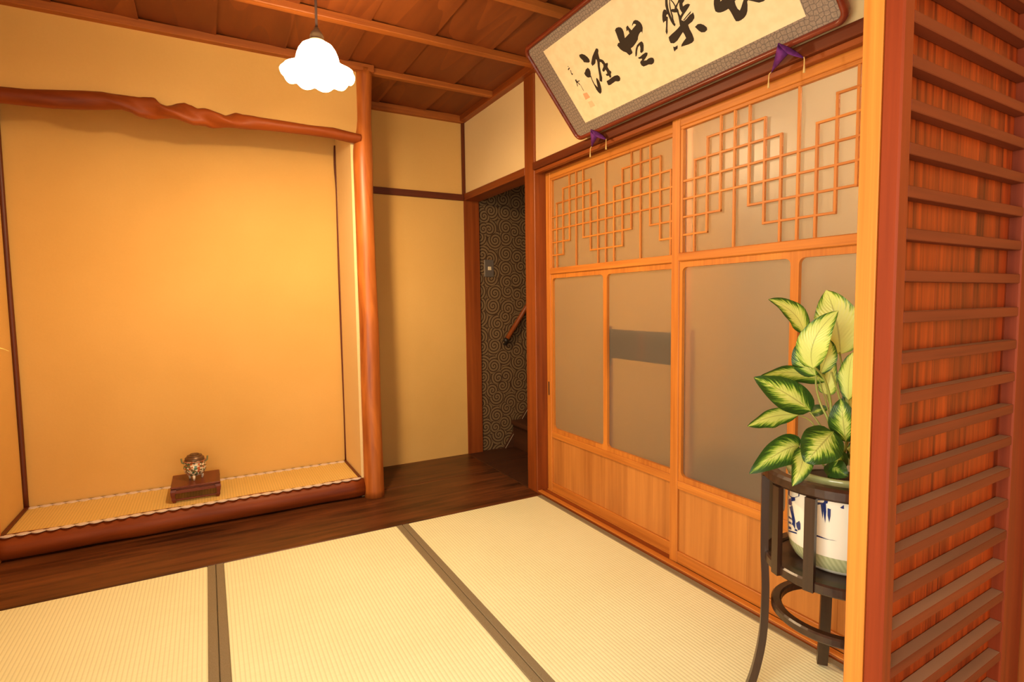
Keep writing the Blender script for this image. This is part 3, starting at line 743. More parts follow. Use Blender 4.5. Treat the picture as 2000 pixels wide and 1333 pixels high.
GLY = {'涯':[[[0.2784,0.3096],[0.2939,0.307],[0.3051,0.2981],[0.3118,0.2871],[0.3147,0.2761],[0.3117,0.2668],[0.3031,0.2655],[0.2917,0.2711],[0.2811,0.2764],[0.2812,0.2838],[0.2767,0.2947],[0.2745,0.3023]],[[0.2849,0.2516],[0.2891,0.2432],[0.2874,0.2339],[0.2818,0.2244],[0.2723,0.2156],[0.2627,0.2168],[0.2552,0.2215],[0.2511,0.2317],[0.2519,0.2407],[0.2599,0.2434],[0.2693,0.2497]],[[0.2732,0.2178],[0.2796,0.2203],[0.2745,0.2054],[0.2731,0.1872],[0.2761,0.1758],[0.2794,0.1676],[0.2863,0.182],[0.2932,0.1963],[0.2994,0.2023],[0.3028,0.1959],[0.3037,0.1821],[0.2988,0.167],[0.293,0.1539],[0.2844,0.1434],[0.2738,0.1396],[0.2686,0.1485],[0.2661,0.1607],[0.2674,0.1774],[0.269,0.1973]],[[0.3744,0.2952],[0.3816,0.2896],[0.3794,0.2827],[0.3719,0.2765],[0.3677,0.2657],[0.3644,0.2559],[0.3717,0.2504],[0.3771,0.2441],[0.379,0.2305],[0.3896,0.2293],[0.3899,0.2244],[0.3799,0.2157],[0.3801,0.2027],[0.385,0.1943],[0.3829,0.1902],[0.3764,0.1864],[0.3722,0.1766],[0.3631,0.1753],[0.3628,0.1853],[0.3537,0.1873],[0.3519,0.1954],[0.3625,0.1952],[0.3648,0.2041],[0.3634,0.2111],[0.354,0.2068],[0.3473,0.2088],[0.3473,0.2161],[0.3624,0.2245],[0.3656,0.2313],[0.3626,0.2422],[0.3574,0.246],[0.3455,0.2315],[0.3391,0.2178],[0.3315,0.2011],[0.3276,0.1911],[0.3157,0.1773],[0.3058,0.1846],[0.3185,0.203],[0.3271,0.2194],[0.3357,0.2356],[0.3449,0.2496],[0.3483,0.2595],[0.3457,0.2622],[0.3339,0.251],[0.3245,0.2484],[0.317,0.2483],[0.3122,0.247],[0.3119,0.2569],[0.319,0.2638],[0.3366,0.2773],[0.3536,0.286]],[[0.3389,0.1716],[0.3555,0.1717],[0.3712,0.1738],[0.3901,0.1744],[0.4046,0.171],[0.4104,0.1638],[0.4095,0.1553],[0.4021,0.1485],[0.3932,0.1487],[0.3796,0.1548],[0.3645,0.1533],[0.3469,0.1518],[0.3368,0.1541],[0.3363,0.1609]]],'無':[[[0.4967,0.3108],[0.5069,0.3149],[0.5189,0.3125],[0.5273,0.307],[0.5301,0.3001],[0.529,0.291],[0.5243,0.2788],[0.5207,0.2699],[0.5344,0.2725],[0.549,0.2755],[0.5501,0.2876],[0.5441,0.2856],[0.5421,0.2866],[0.5478,0.2981],[0.5575,0.3007],[0.5594,0.2912],[0.5633,0.2799],[0.5782,0.2839],[0.5913,0.2871],[0.591,0.2896],[0.5846,0.2942],[0.5726,0.2897],[0.5785,0.2963],[0.5892,0.302],[0.5976,0.3018],[0.6063,0.2961],[0.6122,0.2865],[0.6136,0.2766],[0.6111,0.267],[0.6038,0.258],[0.598,0.2513],[0.5998,0.2583],[0.5925,0.2586],[0.5834,0.2549],[0.5751,0.2492],[0.5691,0.2424],[0.5547,0.2361],[0.5376,0.2307],[0.5228,0.2291],[0.5215,0.2148],[0.5171,0.2118],[0.5016,0.211],[0.495,0.2255],[0.485,0.234],[0.4773,0.2457],[0.4726,0.2628],[0.4827,0.2682],[0.4898,0.2667],[0.4911,0.2792],[0.4954,0.3001]],[[0.5245,0.197],[0.5309,0.2075],[0.5415,0.2192],[0.5545,0.2281],[0.5689,0.2313],[0.5805,0.2309],[0.5829,0.2235],[0.5802,0.2151],[0.5682,0.1994],[0.5563,0.1965],[0.5522,0.2015],[0.5618,0.2136],[0.565,0.2227],[0.5544,0.2201],[0.5443,0.2115],[0.5341,0.1995],[0.5279,0.1955]],[[0.5312,0.1892],[0.5429,0.1883],[0.5579,0.1909],[0.5735,0.1915],[0.5809,0.1867],[0.5746,0.1805],[0.5618,0.1745],[0.5489,0.1701],[0.5608,0.1667],[0.5731,0.1689],[0.5847,0.1672],[0.5921,0.1624],[0.5916,0.1537],[0.5848,0.1468],[0.5738,0.1448],[0.5604,0.1504],[0.5475,0.1508],[0.5354,0.1524],[0.5295,0.1599],[0.5298,0.1698],[0.5352,0.1742],[0.5438,0.1755],[0.5457,0.1797],[0.5345,0.1828]]],'樂':[[[0.761,0.3389],[0.7712,0.3363],[0.7428,0.2896],[0.737,0.2754],[0.7343,0.2638],[0.733,0.2515],[0.7331,0.2398],[0.7325,0.2284],[0.7348,0.2215],[0.7287,0.2163],[0.7246,0.2248],[0.7231,0.2373],[0.7237,0.2501],[0.725,0.2626],[0.727,0.2746],[0.7305,0.2872]],[[0.7596,0.3037],[0.7637,0.3016],[0.7536,0.2899],[0.7488,0.2809],[0.7448,0.2701],[0.7414,0.2575],[0.7401,0.248],[0.736,0.2384],[0.734,0.2277],[0.7311,0.2291],[0.7338,0.2453],[0.7365,0.2585],[0.7405,0.2722],[0.7463,0.2851]],[[0.7576,0.2963],[0.7604,0.292],[0.7641,0.2818],[0.7649,0.2701],[0.7664,0.2651],[0.7658,0.2612],[0.7673,0.2548],[0.764,0.2436],[0.7649,0.2361],[0.7751,0.2411],[0.778,0.234],[0.7677,0.2289],[0.7609,0.2236],[0.7673,0.2162],[0.7766,0.2018],[0.7753,0.1966],[0.7741,0.1856],[0.7751,0.1691],[0.7733,0.1538],[0.7699,0.1479],[0.7608,0.1446],[0.7465,0.145],[0.7298,0.1479],[0.7161,0.1501],[0.7216,0.156],[0.7347,0.1623],[0.7476,0.1669],[0.7482,0.1785],[0.7466,0.1881],[0.7316,0.1816],[0.7134,0.1733],[0.6966,0.171],[0.6849,0.177],[0.6849,0.1861],[0.6879,0.197],[0.7036,0.2004],[0.7205,0.2031],[0.7356,0.2064],[0.747,0.2099],[0.7518,0.2236],[0.7565,0.2372],[0.7591,0.2503],[0.7503,0.2539],[0.7428,0.2597],[0.7434,0.2665],[0.7476,0.2673],[0.7561,0.2632],[0.7608,0.2693],[0.7599,0.2811],[0.757,0.291]],[[0.7649,0.2701],[0.7758,0.2745],[0.7924,0.287],[0.7937,0.2863],[0.7853,0.2739],[0.7745,0.2695],[0.7671,0.2634]],[[0.8151,0.324],[0.8294,0.3191],[0.8015,0.2686],[0.7909,0.2642],[0.7877,0.256],[0.7988,0.2568],[0.8081,0.2549],[0.8136,0.2494],[0.8034,0.244],[0.7895,0.2383],[0.778,0.234],[0.7751,0.2411],[0.7743,0.2457],[0.7735,0.2546],[0.778,0.2664]],[[0.7673,0.2162],[0.779,0.2178],[0.7966,0.2236],[0.8053,0.2236],[0.8112,0.2249],[0.8102,0.2142],[0.8064,0.2076],[0.7944,0.2019],[0.7752,0.1995],[0.764,0.2077]],[[0.7658,0.2198],[0.7836,0.2256],[0.7964,0.2293],[0.8077,0.2322],[0.8019,0.2266],[0.7878,0.2236],[0.77,0.2178]],[[0.7198,0.2796],[0.7263,0.2749],[0.7257,0.2651],[0.725,0.2611],[0.7193,0.261],[0.716,0.2575],[0.7208,0.253],[0.7107,0.2388],[0.6998,0.2231],[0.6949,0.2134],[0.6864,0.2068],[0.6871,0.217],[0.6983,0.2313],[0.7077,0.2461],[0.7004,0.2466],[0.6949,0.244],[0.6967,0.2543],[0.7032,0.2658],[0.7112,0.2751]],[[0.7951,0.1837],[0.8082,0.1868],[0.8183,0.1835],[0.8272,0.175],[0.8328,0.1639],[0.8297,0.1569],[0.8191,0.1546],[0.8079,0.1591],[0.802,0.1669],[0.7991,0.1739]],[[0.688,0.1633],[0.6933,0.1594],[0.7068,0.1596],[0.7001,0.1503],[0.6918,0.1493],[0.6842,0.1464],[0.6842,0.1526]]],'長':[[[0.8968,0.2317],[0.916,0.2219],[0.9091,0.211],[0.9216,0.2133],[0.9275,0.2161],[0.9639,0.1976],[0.9583,0.1929],[0.9509,0.191],[0.9489,0.1806],[0.9495,0.1689],[0.9536,0.1607],[0.9615,0.1668],[0.9717,0.1768],[0.9795,0.1841],[0.9834,0.1877],[1.0414,0.1582],[1.0391,0.153],[1.0284,0.1512],[1.0156,0.1539],[1.0066,0.1607],[0.9962,0.1691],[0.9894,0.1744],[0.9851,0.1729],[0.9823,0.164],[0.9745,0.149],[0.9671,0.1412],[0.9572,0.1364],[0.9467,0.1346],[0.937,0.1349],[0.9289,0.1387],[0.9274,0.1488],[0.9269,0.1587],[0.9259,0.1699],[0.9241,0.1795],[0.9223,0.1813],[0.9158,0.1807],[0.9047,0.1812],[0.8944,0.1833],[0.8871,0.1869],[0.8814,0.1936],[0.8824,0.202],[0.886,0.2139]],[[0.8968,0.2317],[0.933,0.2913],[0.947,0.2865],[0.916,0.2219]],[[0.9309,0.2833],[0.9956,0.2734],[0.9939,0.2638],[0.9273,0.2724]],[[0.9226,0.2637],[0.9794,0.2537],[0.9775,0.2457],[0.9188,0.2545]],[[0.8845,0.2379],[1.0052,0.2094],[1.0474,0.1713],[1.0414,0.1582]]],'sig':[[[0.1783,0.2869],[0.1916,0.2909],[0.1948,0.287],[0.1825,0.2826]],[[0.1877,0.2985],[0.1936,0.296],[0.1898,0.2933]],[[0.1901,0.2803],[0.1929,0.2775],[0.1878,0.2675],[0.193,0.2628],[0.1923,0.2605],[0.1844,0.2593],[0.1846,0.267]],[[0.1849,0.2373],[0.1942,0.2371],[0.1924,0.2291],[0.2076,0.2266],[0.2063,0.2236],[0.1941,0.2249],[0.199,0.2108],[0.1942,0.21],[0.1916,0.2207],[0.1876,0.2222],[0.1822,0.2102],[0.178,0.21],[0.1836,0.2238]],[[0.1978,0.2095],[0.1998,0.2087],[0.1994,0.1824],[0.1968,0.1825]]],'seal1':[[[0.1846,0.1738],[0.2092,0.1708],[0.2121,0.1472],[0.1803,0.1466]]],'seal2':[[[0.186,0.1346],[0.211,0.1328],[0.2134,0.1077],[0.1825,0.1086]]]}
for g, polys in GLY.items():
    mt = INK if not g.startswith('seal') else (SEAL if g == 'seal1' else SEAL2)
    nm = {'sig': 'signature_stroke', 'seal1': 'red_seal', 'seal2': 'red_seal'}.get(g, 'brush_stroke')
    for pi, poly in enumerate(polys):
        tr = tessellate_polygon([[Vector((a, b, 0)) for a, b in poly]])
        from_py(nm, [(a, b, 0.0140+0.00004*pi) for a, b in poly], [tuple(t_) for t_ in tr], mt, pp, local=True)
for a in (0.16, FW-0.16):
    tube_pts = [FM @ Vector((a, FH-0.006, 0.004)), Vector((0.008, (FM @ Vector((a, FH, 0))).y, 2.24))]
    vv, ff = tube_data([FM.inverted() @ p for p in tube_pts], 0.0018, 6)
    from_py('hanging_cord', vv, ff, CORD, fr, local=True)

# purple padded hooks under the frame
def pad(a, wl, wr, label):
    P0 = FM @ Vector((a, 0.010, 0.040))
    e = empty('frame_pad', P0, label, 'cushion', 'purple pads under the calligraphy frame')
    # apex, left tip, right tip and inner notch in the frame plane (a to the right, b up, n toward the room)
    def w3(p, q, n): return FM @ Vector((a+p, q, n))
    apex = (0.0, 0.034, 0.042); notch = (0.018, -0.006, 0.040)
    for tip, side in ((wl, -1), (wr, 1)):
        tp = (tip[0], tip[1], 0.040)
        V = []; F = []
        N = 10; K = 10
        for i in range(N+1):
            t = i/N
            o1 = Vector(apex).lerp(Vector(tp), t)                              # outer edge
            o2 = Vector((apex[0]+0.004*side, apex[1]-0.012, apex[2])).lerp(Vector(notch), min(1, t*2)) if t < 0.5 else Vector(notch).lerp(Vector(tp), (t-0.5)*2)
            thick = 0.011*math.sin(math.pi*min(1, max(0.0, t*0.96+0.03)))+0.002
            for k in range(K):
                an = 2*math.pi*k/K
                mid = (o1+o2)/2; half = (o1-o2)/2
                V.append(FM @ (Vector((a, 0, 0))+mid+half*math.cos(an)+Vector((0, 0, 1))*thick*math.sin(an)) - P0)
        for i in range(N):
            for k in range(K): F.append((i*K+k, i*K+(k+1) % K, (i+1)*K+(k+1) % K, (i+1)*K+k))
        F.append(tuple(range(K))[::-1]); F.append(tuple(range(N*K, (N+1)*K)))
        from_py('pad_wing', V, F, PURPLE, e, P0, smooth=True)
        q = w3(tip[0], tip[1], 0.040)
        pts = [q+Vector((0, 0, 0.002)), q+Vector((-0.004, side*-0.004, -0.004)), q+Vector((-0.005, side*-0.005, -0.020)), q+Vector((-0.005, side*-0.005, -0.044))]
        tube('tassel', smooth_path(pts, 4), [0.0017]*9+[0.0022, 0.0030, 0.0034, 0.0036], TASSEL, e, 7)
    return e
pad(0.148, (-0.056, -0.040), (0.050, -0.034), 'purple padded cloth hook under the far end of the calligraphy frame')
pad(1.040, (-0.056, -0.040), (0.050, -0.036), 'purple padded cloth hook under the near end of the calligraphy frame')

# ================================================================== PENDANT LAMP
lx, ly = -1.170, -0.366
pl = empty('pendant_lamp', (lx, ly, CEIL), 'lit pendant lamp with a ruffled white glass shade hanging from the ceiling', 'lamp')
lathe('ceiling_rose', [(0.0, 0.0), (0.026, 0.0), (0.038, 0.010), (0.040, 0.024)][::1], BRASS, pl, (lx, ly, CEIL-0.026), 28, close=True)
tube('cord', [(lx, ly, CEIL-0.020), (lx+0.001, ly, 2.2), (lx, ly, 2.055)], 0.0046, CORD, pl, 8)
sk = lathe('socket', [(0.0, 0.056), (0.008, 0.056), (0.012, 0.046), (0.020, 0.036), (0.024, 0.026), (0.025, 0.010), (0.028, 0.006), (0.028, 0.0)][::-1], BRASS, pl, (lx, ly, 2.006), 28)
tube('socket_ring', [(lx+0.0275*math.cos(a*math.pi/10), ly+0.0275*math.sin(a*math.pi/10), 2.014) for a in range(21)], 0.0025, BRASS, sk, 6)
prof = [(0.022, 2.010), (0.038, 2.006), (0.054, 1.996), (0.065, 1.980), (0.072, 1.962), (0.076, 1.944), (0.082, 1.926), (0.092, 1.912), (0.109, 1.9045), (0.1290, 1.9040), (0.130, 1.9030), (0.1285, 1.896), (0.125, 1.890), (0.119, 1.886)]
V = []; F = []; NS = 120
for i, (r, z) in enumerate(prof):
    q = max(0.0, (i-7)/6)
    for k in range(NS):
        a = 2*math.pi*k/NS
        lobe = abs(math.cos(a*5.0+0.35))
        rr = r*(1+0.065*min(1.0, q*2)*(lobe-0.93)); zz = z-0.011*q*q*lobe+0.003*q
        V.append((rr*math.cos(a), rr*math.sin(a), zz-2.01))
n0 = len(V)
for i, (r, z) in enumerate(prof):
    q = max(0.0, (i-7)/6)
    for k in range(NS):
        a = 2*math.pi*k/NS
        lobe = abs(math.cos(a*5.0+0.35))
        rr = (r-0.003)*(1+0.065*min(1.0, q*2)*(lobe-0.93)); zz = z-0.003*(1-q)-0.011*q*q*lobe+0.003*q
        V.append((rr*math.cos(a), rr*math.sin(a), zz-2.01))
for i in range(len(prof)-1):
    for k in range(NS):
        k2 = (k+1) % NS
        F.append((i*NS+k, (i+1)*NS+k, (i+1)*NS+k2, i*NS+k2))
        F.append((n0+i*NS+k, n0+i*NS+k2, n0+(i+1)*NS+k2, n0+(i+1)*NS+k))
l = (len(prof)-1)*NS
for k in range(NS):
    k2 = (k+1) % NS
    F.append((l+k, n0+l+k, n0+l+k2, l+k2)); F.append((k, k2, n0+k2, n0+k))
from_py('lamp_shade', V, F, SHADE, pl, (lx, ly, 2.01), smooth=True)

bl = bpy.data.lights.new('bulb', 'POINT'); bl.energy = BULB_POWER; bl.color = LAMP_COL; bl.shadow_soft_size = 0.045
bo = bpy.data.objects.new('bulb', bl); COL.objects.link(bo); bo.parent = pl; bo.location = (0, 0, 1.900-CEIL)

# ================================================================== LATTICE PARTITION
s_ = 0.62
def sx_(x): return CAM.x+s_*(x-CAM.x)
def sz_(z): return CAM.z+s_*(z-CAM.z)
XA = CAM.x+s_*1.536; YB, YM, YF = -1.9804, -2.012, -2.041
XS = sx_(0.0235); XR = sx_(0.785)
lp = empty('lattice_partition', (XA, YF, -0.06), 'red-stained wing partition with horizontal slats at the right edge', 'partition')
lp_z0, lp_z1 = -0.06, 2.27
box('edge_post', XA, XS-0.002, YB-0.0003, YM+0.0006, lp_z0, lp_z1, 'hinoki', lp, 0.001)
box('stile', XA, XS, YF, YM, lp_z0, lp_z1, 'bengara', lp, 0.003)
box('stile', XR, -0.006, YF, YM, lp_z0, lp_z1, 'bengara', lp, 0.003)
nb = 3; wb = (XR-XS)/nb
for i in range(nb):
    box('board', XS+wb*i+0.0003, XS+wb*(i+1)-0.0003, -2.0185, -2.0125, lp_z0, lp_z1, 'bengpanel', lp, 0.0002)
for i in range(3):
    w_ = (-0.010-XS)/3
    box('back_board', XS+w_*i, XS+w_*(i+1)-0.0006, YM+0.001, YB-0.006, lp_z0, lp_z1, 'hinoki', lp, 0.001)
for k in range(-15, 20):
    zt = 0.9685+0.0673*k
    if zt-0.0186 < lp_z0+0.01 or zt > lp_z1-0.01: continue
    box('slat', XS+0.0004, XR-0.0004, YF+0.0008, -2.0187, zt-0.0186, zt, 'bengslat', lp, 0.0012)
lp.rotation_euler = (0, 0, math.radians(1.5))

# ================================================================== PLANT STAND, PLANTER, PLANT
PC = Vector((-0.215, -1.741, 0)); VV = Vector((0.86956807, 0.4938131, 0)); WW = Vector((0.4938131, -0.86956807, 0))
def pol(R, a, z=0.0):
    a = math.radians(a); return PC+WW*(R*math.cos(a))+VV*(R*math.sin(a))+Vector((0, 0, z))
st = empty('plant_stand', (PC.x, PC.y, 0), 'dark lacquered round plant stand with curved legs on the tatami', 'plant stand')
def ring(name, ri, ro, z0, z1, bev=0.003, parent=st, seg=56):
    prof = [(ri, z0+bev), (ri+bev, z0), (ro-bev, z0), (ro, z0+bev), (ro, z1-bev), (ro-bev, z1), (ri+bev, z1), (ri, z1-bev)]
    V = []; F = []; m = len(prof)
    for k in range(seg):
        a = 2*math.pi*k/seg
        for r, z in prof: V.append((r*math.cos(a), r*math.sin(a), z-z0))
    for k in range(seg):
        k2 = (k+1) % seg
        for j in range(m): F.append((k*m+j, k2*m+j, k2*m+(j+1) % m, k*m+(j+1) % m))
    return from_py(name, V, F, wood('stand', 'x'), parent, (PC.x, PC.y, z0), smooth=False)
ring('top_ring', 0.146, 0.178, 0.608, 0.638, 0.006)
ring('shelf_ring', 0.140, 0.170, 0.386, 0.412, 0.004)
sh = lathe('shelf', [(0.0, 0.0), (0.1395, 0.0), (0.1395, 0.010), (0.0, 0.010)], wood('stand', 'x'), st, (PC.x, PC.y, 0.396), 48, smooth=False)
ring('stretcher_ring', 0.128, 0.152, 0.262, 0.284, 0.004)
def bar(name, pts, wt, wr, parent):
    """rectangular bar swept in the radial plane; wt tangential half width, wr radial half width"""
    V = []; F = []
    pts = smooth_path(pts, 5)
    P0 = pts[0]
    rad = (Vector((P0.x, P0.y, 0))-PC).normalized(); tan = Vector((-rad.y, rad.x, 0))
    n = len(pts)
    for i, p in enumerate(pts):
        d = (pts[min(i+1, n-1)]-pts[max(i-1, 0)]).normalized()
        nr = d.cross(tan).normalized()
        for a, b in ((-1, -1), (1, -1), (1, 1), (-1, 1)): V.append(p+tan*(a*wt)+nr*(b*wr)-P0)
    for i in range(n-1):
        for k in range(4): F.append((i*4+k, i*4+(k+1) % 4, (i+1)*4+(k+1) % 4, (i+1)*4+k))
    F += [(0, 1, 2, 3)[::-1], tuple(range(4*n-4, 4*n))]
    o = from_py(name, V, F, wood('stand', 'z'), parent, P0)
    bm = bmesh.new(); bm.from_mesh(o.data); bmesh.ops.recalc_face_normals(bm, faces=bm.faces); bm.to_mesh(o.data); bm.free()
    return o
for a in (100, 190, 280, 10):
    bar('leg', [pol(0.171, a, 0.607), pol(0.171, a, 0.50), pol(0.170, a, 0.40), pol(0.166, a, 0.30), pol(0.170, a, 0.18), pol(0.186, a, 0.08), pol(0.206, a, 0.0075)], 0.0135, 0.009, st)
for q in (100, 190, 280, 10):
    for da in (30, 60):
        bar('slat', [pol(0.171, q+da, 0.607), pol(0.171, q+da, 0.50), pol(0.171, q+da, 0.388)], 0.0115, 0.0065, st)

PZ = 0.4065
PPROF = [(0.0, 0.0), (0.080, 0.0), (0.092, 0.004), (0.104, 0.016), (0.113, 0.034), (0.117, 0.055), (0.1185, 0.10), (0.1185, 0.19), (0.119, 0.215), (0.124, 0.224), (0.127, 0.232), (0.126, 0.238), (0.120, 0.239), (0.112, 0.232), (0.110, 0.20), (0.109, 0.19)]
pt_ = empty('planter', (PC.x, PC.y, PZ), 'blue and white porcelain planter standing inside the dark plant stand', 'planter')
lathe('body', PPROF, POT, pt_, (PC.x, PC.y, PZ), 56)
lathe('soil', [(0.0, 0.0), (0.1088, 0.0), (0.1088, 0.006), (0.06, 0.014), (0.0, 0.016)], SOIL, pt_, (PC.x, PC.y, PZ+0.192), 40)
PAINT = [[[2.388,0.581],[2.616,0.591],[2.755,0.592],[2.844,0.589],[2.84,0.58],[2.706,0.571],[2.717,0.564],[2.573,0.556],[2.553,0.565],[2.4,0.565]],[[2.407,0.554],[2.527,0.562],[2.594,0.552],[2.577,0.545],[2.417,0.541]],[[2.478,0.538],[2.611,0.547],[2.682,0.528],[2.733,0.514],[2.732,0.493],[2.651,0.5],[2.598,0.519]],[[2.435,0.513],[2.645,0.514],[2.688,0.511],[2.439,0.507]],[[2.443,0.5],[2.709,0.505],[2.73,0.501],[2.447,0.494]],[[2.451,0.487],[2.801,0.495],[2.809,0.491],[2.455,0.48]],[[2.457,0.477],[2.787,0.487],[2.797,0.484],[2.459,0.473]],[[2.763,0.51],[2.857,0.52],[2.888,0.514],[2.892,0.5],[2.833,0.495],[2.783,0.501]],[[-3.135,0.581],[-3.03,0.592],[-2.95,0.598],[-2.873,0.598],[-2.843,0.592],[-2.851,0.585],[-2.927,0.581],[-3.026,0.576],[-3.133,0.574]],[[-2.976,0.581],[-2.937,0.582],[-2.92,0.564],[-2.93,0.546],[-2.952,0.561]],[[-2.937,0.583],[-2.879,0.584],[-2.869,0.564],[-2.883,0.537],[-2.912,0.557]],[[-2.849,0.574],[-2.792,0.573],[-2.793,0.556],[-2.813,0.54],[-2.845,0.557]],[[-3.128,0.502],[-3.011,0.503],[-2.853,0.501],[-2.668,0.501],[-2.852,0.499],[-3.01,0.499],[-3.116,0.497]],[[-3.127,0.495],[-3.072,0.495],[-3.082,0.493],[-3.126,0.493]],[[-2.64,0.581],[-2.578,0.588],[-2.573,0.579],[-2.612,0.579]]]
def prad(z):
    for (r0, z0), (r1, z1) in zip(PPROF[1:8], PPROF[2:9]):
        if z <= z1: return r0+(r1-r0)*(z-z0)/max(1e-6, z1-z0)
    return 0.1185
for poly in PAINT:
    if len(poly) < 3: continue
    poly = [((a if a > 0 else a+2*math.pi), z) for a, z in poly]
    tr = tessellate_polygon([[Vector((a, z*8, 0)) for a, z in poly]])
    from_py('painted_motif', [(0.1194*math.cos(a), 0.1194*math.sin(a), z-PZ) for a, z in poly], [tuple(t_) for t_ in tr], BLUE, pt_, (PC.x, PC.y, PZ))

LEAVES = [([[-0.2765,-1.6732,0.9745],[-0.3137,-1.6685,1.0246],[-0.3655,-1.6381,1.059]],0.0296,-35,0.75),([[-0.1859,-1.7113,0.9188],[-0.1994,-1.7077,1.0016],[-0.1942,-1.6764,1.0803]],0.0556,0,1.1),([[-0.3335,-1.7349,0.8967],[-0.3496,-1.7469,0.9646],[-0.31,-1.7763,1.0309]],0.035,10,1.0),([[-0.2795,-1.7085,0.8715],[-0.3094,-1.6962,0.9117],[-0.306,-1.6819,0.9535]],0.03,20,0.55),([[-0.2667,-1.7107,0.8764],[-0.2686,-1.7277,0.9229],[-0.2495,-1.7208,0.9606]],0.0243,-15,0.8),([[-0.2839,-1.7007,0.7839],[-0.3623,-1.6841,0.8344],[-0.4284,-1.6487,0.8726]],0.0393,5,0.46),([[-0.2343,-1.707,0.8526],[-0.3072,-1.6596,0.877],[-0.3838,-1.626,0.8639]],0.0369,52,0.55),([[-0.2886,-1.6722,0.7692],[-0.3578,-1.6516,0.7703],[-0.4182,-1.6262,0.7478]],0.0343,45,0.7),([[-0.3289,-1.7025,0.7027],[-0.3899,-1.6964,0.697],[-0.4556,-1.6615,0.6446]],0.0365,15,0.48),([[-0.3118,-1.773,0.7506],[-0.3679,-1.7756,0.723],[-0.3987,-1.7618,0.6872]],0.0462,0,0.46),([[-0.3585,-1.7313,0.7098],[-0.4101,-1.7619,0.6837],[-0.4355,-1.7578,0.6393]],0.0235,15,0.7),([[-0.2644,-1.7755,0.7212],[-0.2938,-1.7846,0.7794],[-0.2879,-1.7746,0.8267]],0.0318,10,0.46),([[-0.2811,-1.7461,0.6648],[-0.3062,-1.7829,0.6618],[-0.3044,-1.8064,0.6534]],0.0247,10,0.12),([[-0.2254,-1.662,0.7642],[-0.2153,-1.6797,0.7749],[-0.205,-1.6978,0.7827]],0.0172,30,0.12),([[-0.1931,-1.739,0.8073],[-0.1932,-1.7389,0.874],[-0.1812,-1.7398,0.9264]],0.0262,30,0.9),([[-0.2082,-1.6921,0.8174],[-0.2061,-1.6959,0.847],[-0.1918,-1.7009,0.9203]],0.0223,10,0.85),([[-0.2077,-1.7538,0.7068],[-0.2283,-1.7986,0.7743],[-0.2318,-1.833,0.8058]],0.0318,10,0.6),([[-0.1664,-1.7254,0.7538],[-0.1441,-1.7443,0.8323],[-0.1411,-1.7699,0.8885]],0.0358,10,0.7),([[-0.2604,-1.7623,0.6973],[-0.2891,-1.7725,0.6746],[-0.3065,-1.7622,0.6342]],0.0208,20,0.15),([[-0.1932,-1.7389,0.686],[-0.1949,-1.7764,0.6836],[-0.206,-1.8175,0.6657]],0.0313,20,0.6)]
STEMS = [([[-0.2195,-1.733,0.6305],[-0.1921,-1.7409,0.7211],[-0.1864,-1.7306,0.8111],[-0.1866,-1.71,0.9245]],0.0035),([[-0.2416,-1.7346,0.6346],[-0.2624,-1.7385,0.7373],[-0.2546,-1.732,0.8029],[-0.2788,-1.7299,0.8646],[-0.3234,-1.7323,0.8975]],0.0035),([[-0.2424,-1.7332,0.6343],[-0.272,-1.7419,0.7504],[-0.2821,-1.7241,0.8045],[-0.2788,-1.7096,0.8434],[-0.2792,-1.709,0.8734]],0.0027),([[-0.2227,-1.7274,0.6295],[-0.2163,-1.7387,0.762],[-0.2115,-1.7268,0.8168],[-0.2289,-1.7164,0.878]],0.0031),([[-0.244,-1.7304,0.6338],[-0.2679,-1.7288,0.7285],[-0.2847,-1.6993,0.7818]],0.002),([[-0.2448,-1.729,0.6336],[-0.2862,-1.7169,0.7398],[-0.2946,-1.7022,0.7645],[-0.2886,-1.6722,0.7692]],0.0016),([[-0.2535,-1.734,0.6364],[-0.3208,-1.7168,0.6992],[-0.3297,-1.701,0.7025]],0.002),([[-0.24,-1.7374,0.6351],[-0.2753,-1.7563,0.7055],[-0.3118,-1.773,0.7506]],0.002),([[-0.2195,-1.733,0.6305],[-0.2383,-1.7606,0.6938],[-0.264,-1.7762,0.7231]],0.0024),([[-0.2195,-1.733,0.6305],[-0.1921,-1.7409,0.7211],[-0.1932,-1.7389,0.8092]],0.0024),([[-0.2227,-1.7274,0.6295],[-0.231,-1.7128,0.7783],[-0.2765,-1.6732,0.9745]],0.0016),([[-0.2125,-1.7252,0.6273],[-0.2001,-1.7066,0.7543],[-0.2082,-1.6921,0.8174]],0.002)]
pb = Vector((PC.x, PC.y, PZ+0.205))
pn = empty('potted_plant', pb, 'leafy plant with yellow and green variegated leaves growing from the porcelain planter', 'plant')
for pts, r in STEMS:
    ps = smooth_path([Vector(p)+Vector((0, 0, 0)) for p in pts], 6)
    ps[0].z = PZ+0.198
    n = len(ps)
    tube('stem', ps, [r*(1.25-0.6*i/n) for i in range(n)], STEM, pn, 8)
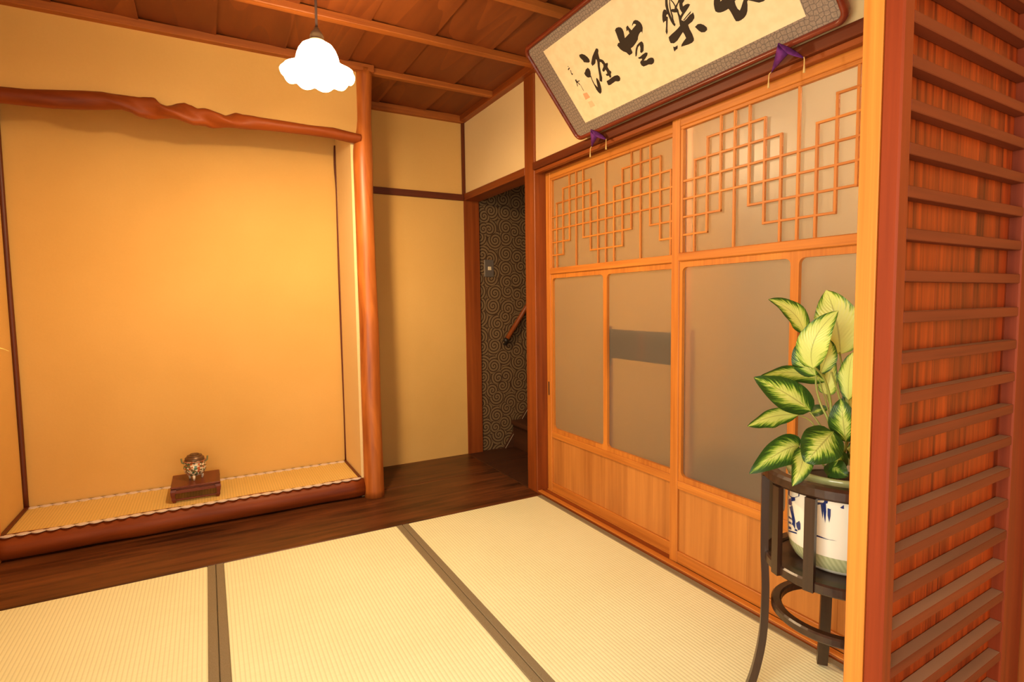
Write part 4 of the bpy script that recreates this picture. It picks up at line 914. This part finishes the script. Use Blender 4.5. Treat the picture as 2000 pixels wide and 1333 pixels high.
for pts, hw, tilt, va in LEAVES:
    p0, p1, p2 = [Vector(p) for p in pts]
    n = 16; m = 8
    V = []; F = []; uv = []
    for i in range(n+1):
        t = i/n
        p = p0*(1-t)**2+(2*p1-(p0+p2)/2)*2*t*(1-t)+p2*t*t
        d = ((2*p1-(p0+p2)/2-p0)*(1-t)+(p2-(2*p1-(p0+p2)/2))*t).normalized()
        tc = (CAM-p).normalized()
        side = d.cross(tc).normalized(); nr = side.cross(d).normalized()
        a = math.radians(tilt); side, nr = side*math.cos(a)+nr*math.sin(a), nr*math.cos(a)-side*math.sin(a)
        wd = hw*(math.sin(math.pi*min(1.0, t**0.80))**0.72)*(1.0-0.10*t) if 0 < t < 1 else 0.0006
        wav = 0.05*hw*math.sin(t*17)
        for j in range(m+1):
            u = 2*j/m-1
            V.append(p+side*(u*wd)+nr*(0.16*wd*abs(u)**1.6+wav*u*u*abs(u)) - p0)
            uv.append((u, t))
    for i in range(n):
        for j in range(m):
            a = i*(m+1)+j; F.append((a, a+1, a+m+2, a+m+1))
    o = from_py('leaf', V, F, LEAF, pn, p0, smooth=True, uvs=uv)
    o['variegation'] = va

# ================================================================== HANGING VASE at the left wall
hv = empty('wall_vase', (-2.375, 0.10, 0.70), 'slender grass blade from a wall vase at the left edge', 'vase')
lathe('vase', [(0.0, 0.0), (0.018, 0.0), (0.021, 0.01), (0.021, 0.17), (0.018, 0.18), (0.015, 0.178)], wood('stand', 'z'), hv, (-2.376, 0.10, 0.62), 20)
for tip in ((-2.207, 0.15, 0.905), (-2.32, 0.0, 1.0), (-2.30, 0.24, 0.98)):
    b0 = Vector((-2.376, 0.10, 0.785)); tp = Vector(tip)
    mid = (b0+tp)/2+Vector((0, 0, 0.13))
    V = []; F = []
    for i in range(13):
        t = i/12; p = b0*(1-t)**2+mid*2*t*(1-t)+tp*t*t
        wd = 0.0050*(1-t**3)+0.0003
        for s in (-1, 0, 1): V.append(p+Vector((0, s*wd, s*wd*0.6))+Vector((0, 0, -abs(s)*0.0006))-b0)
    for i in range(12):
        for j in range(2): a = i*3+j; F.append((a, a+1, a+4, a+3))
    from_py('grass_blade', V, F, plain('grass_green', (0.75, 0.72, 0.22), 0.5), hv, b0, smooth=True)

# unseen globe added behind the doors so the frosted panes glow
nl = empty('added_pane_glow', (0.50, -1.66, 2.45), 'unseen globe added behind the sliding doors to brighten their panes', 'lamp')
lathe('added_globe', [(0.0, -0.07), (0.05, -0.055), (0.075, 0.0), (0.05, 0.055), (0.0, 0.07)], None, nl, (0.50, -1.66, 1.80), 20)
t_ = NT('added_globe_glow'); e_ = t_.n('Emission', {'Color': (1.0, 0.80, 0.55, 1), 'Strength': 460.0}); t_.t.links.new(e_.outputs[0], t_.out.inputs[0])
nl.children[0].data.materials.append(t_.m)
tube('cord', [(0.50, -1.66, 2.45), (0.50, -1.66, 1.87)], 0.004, CORD, nl, 6)
bpy.context.view_layer.update()
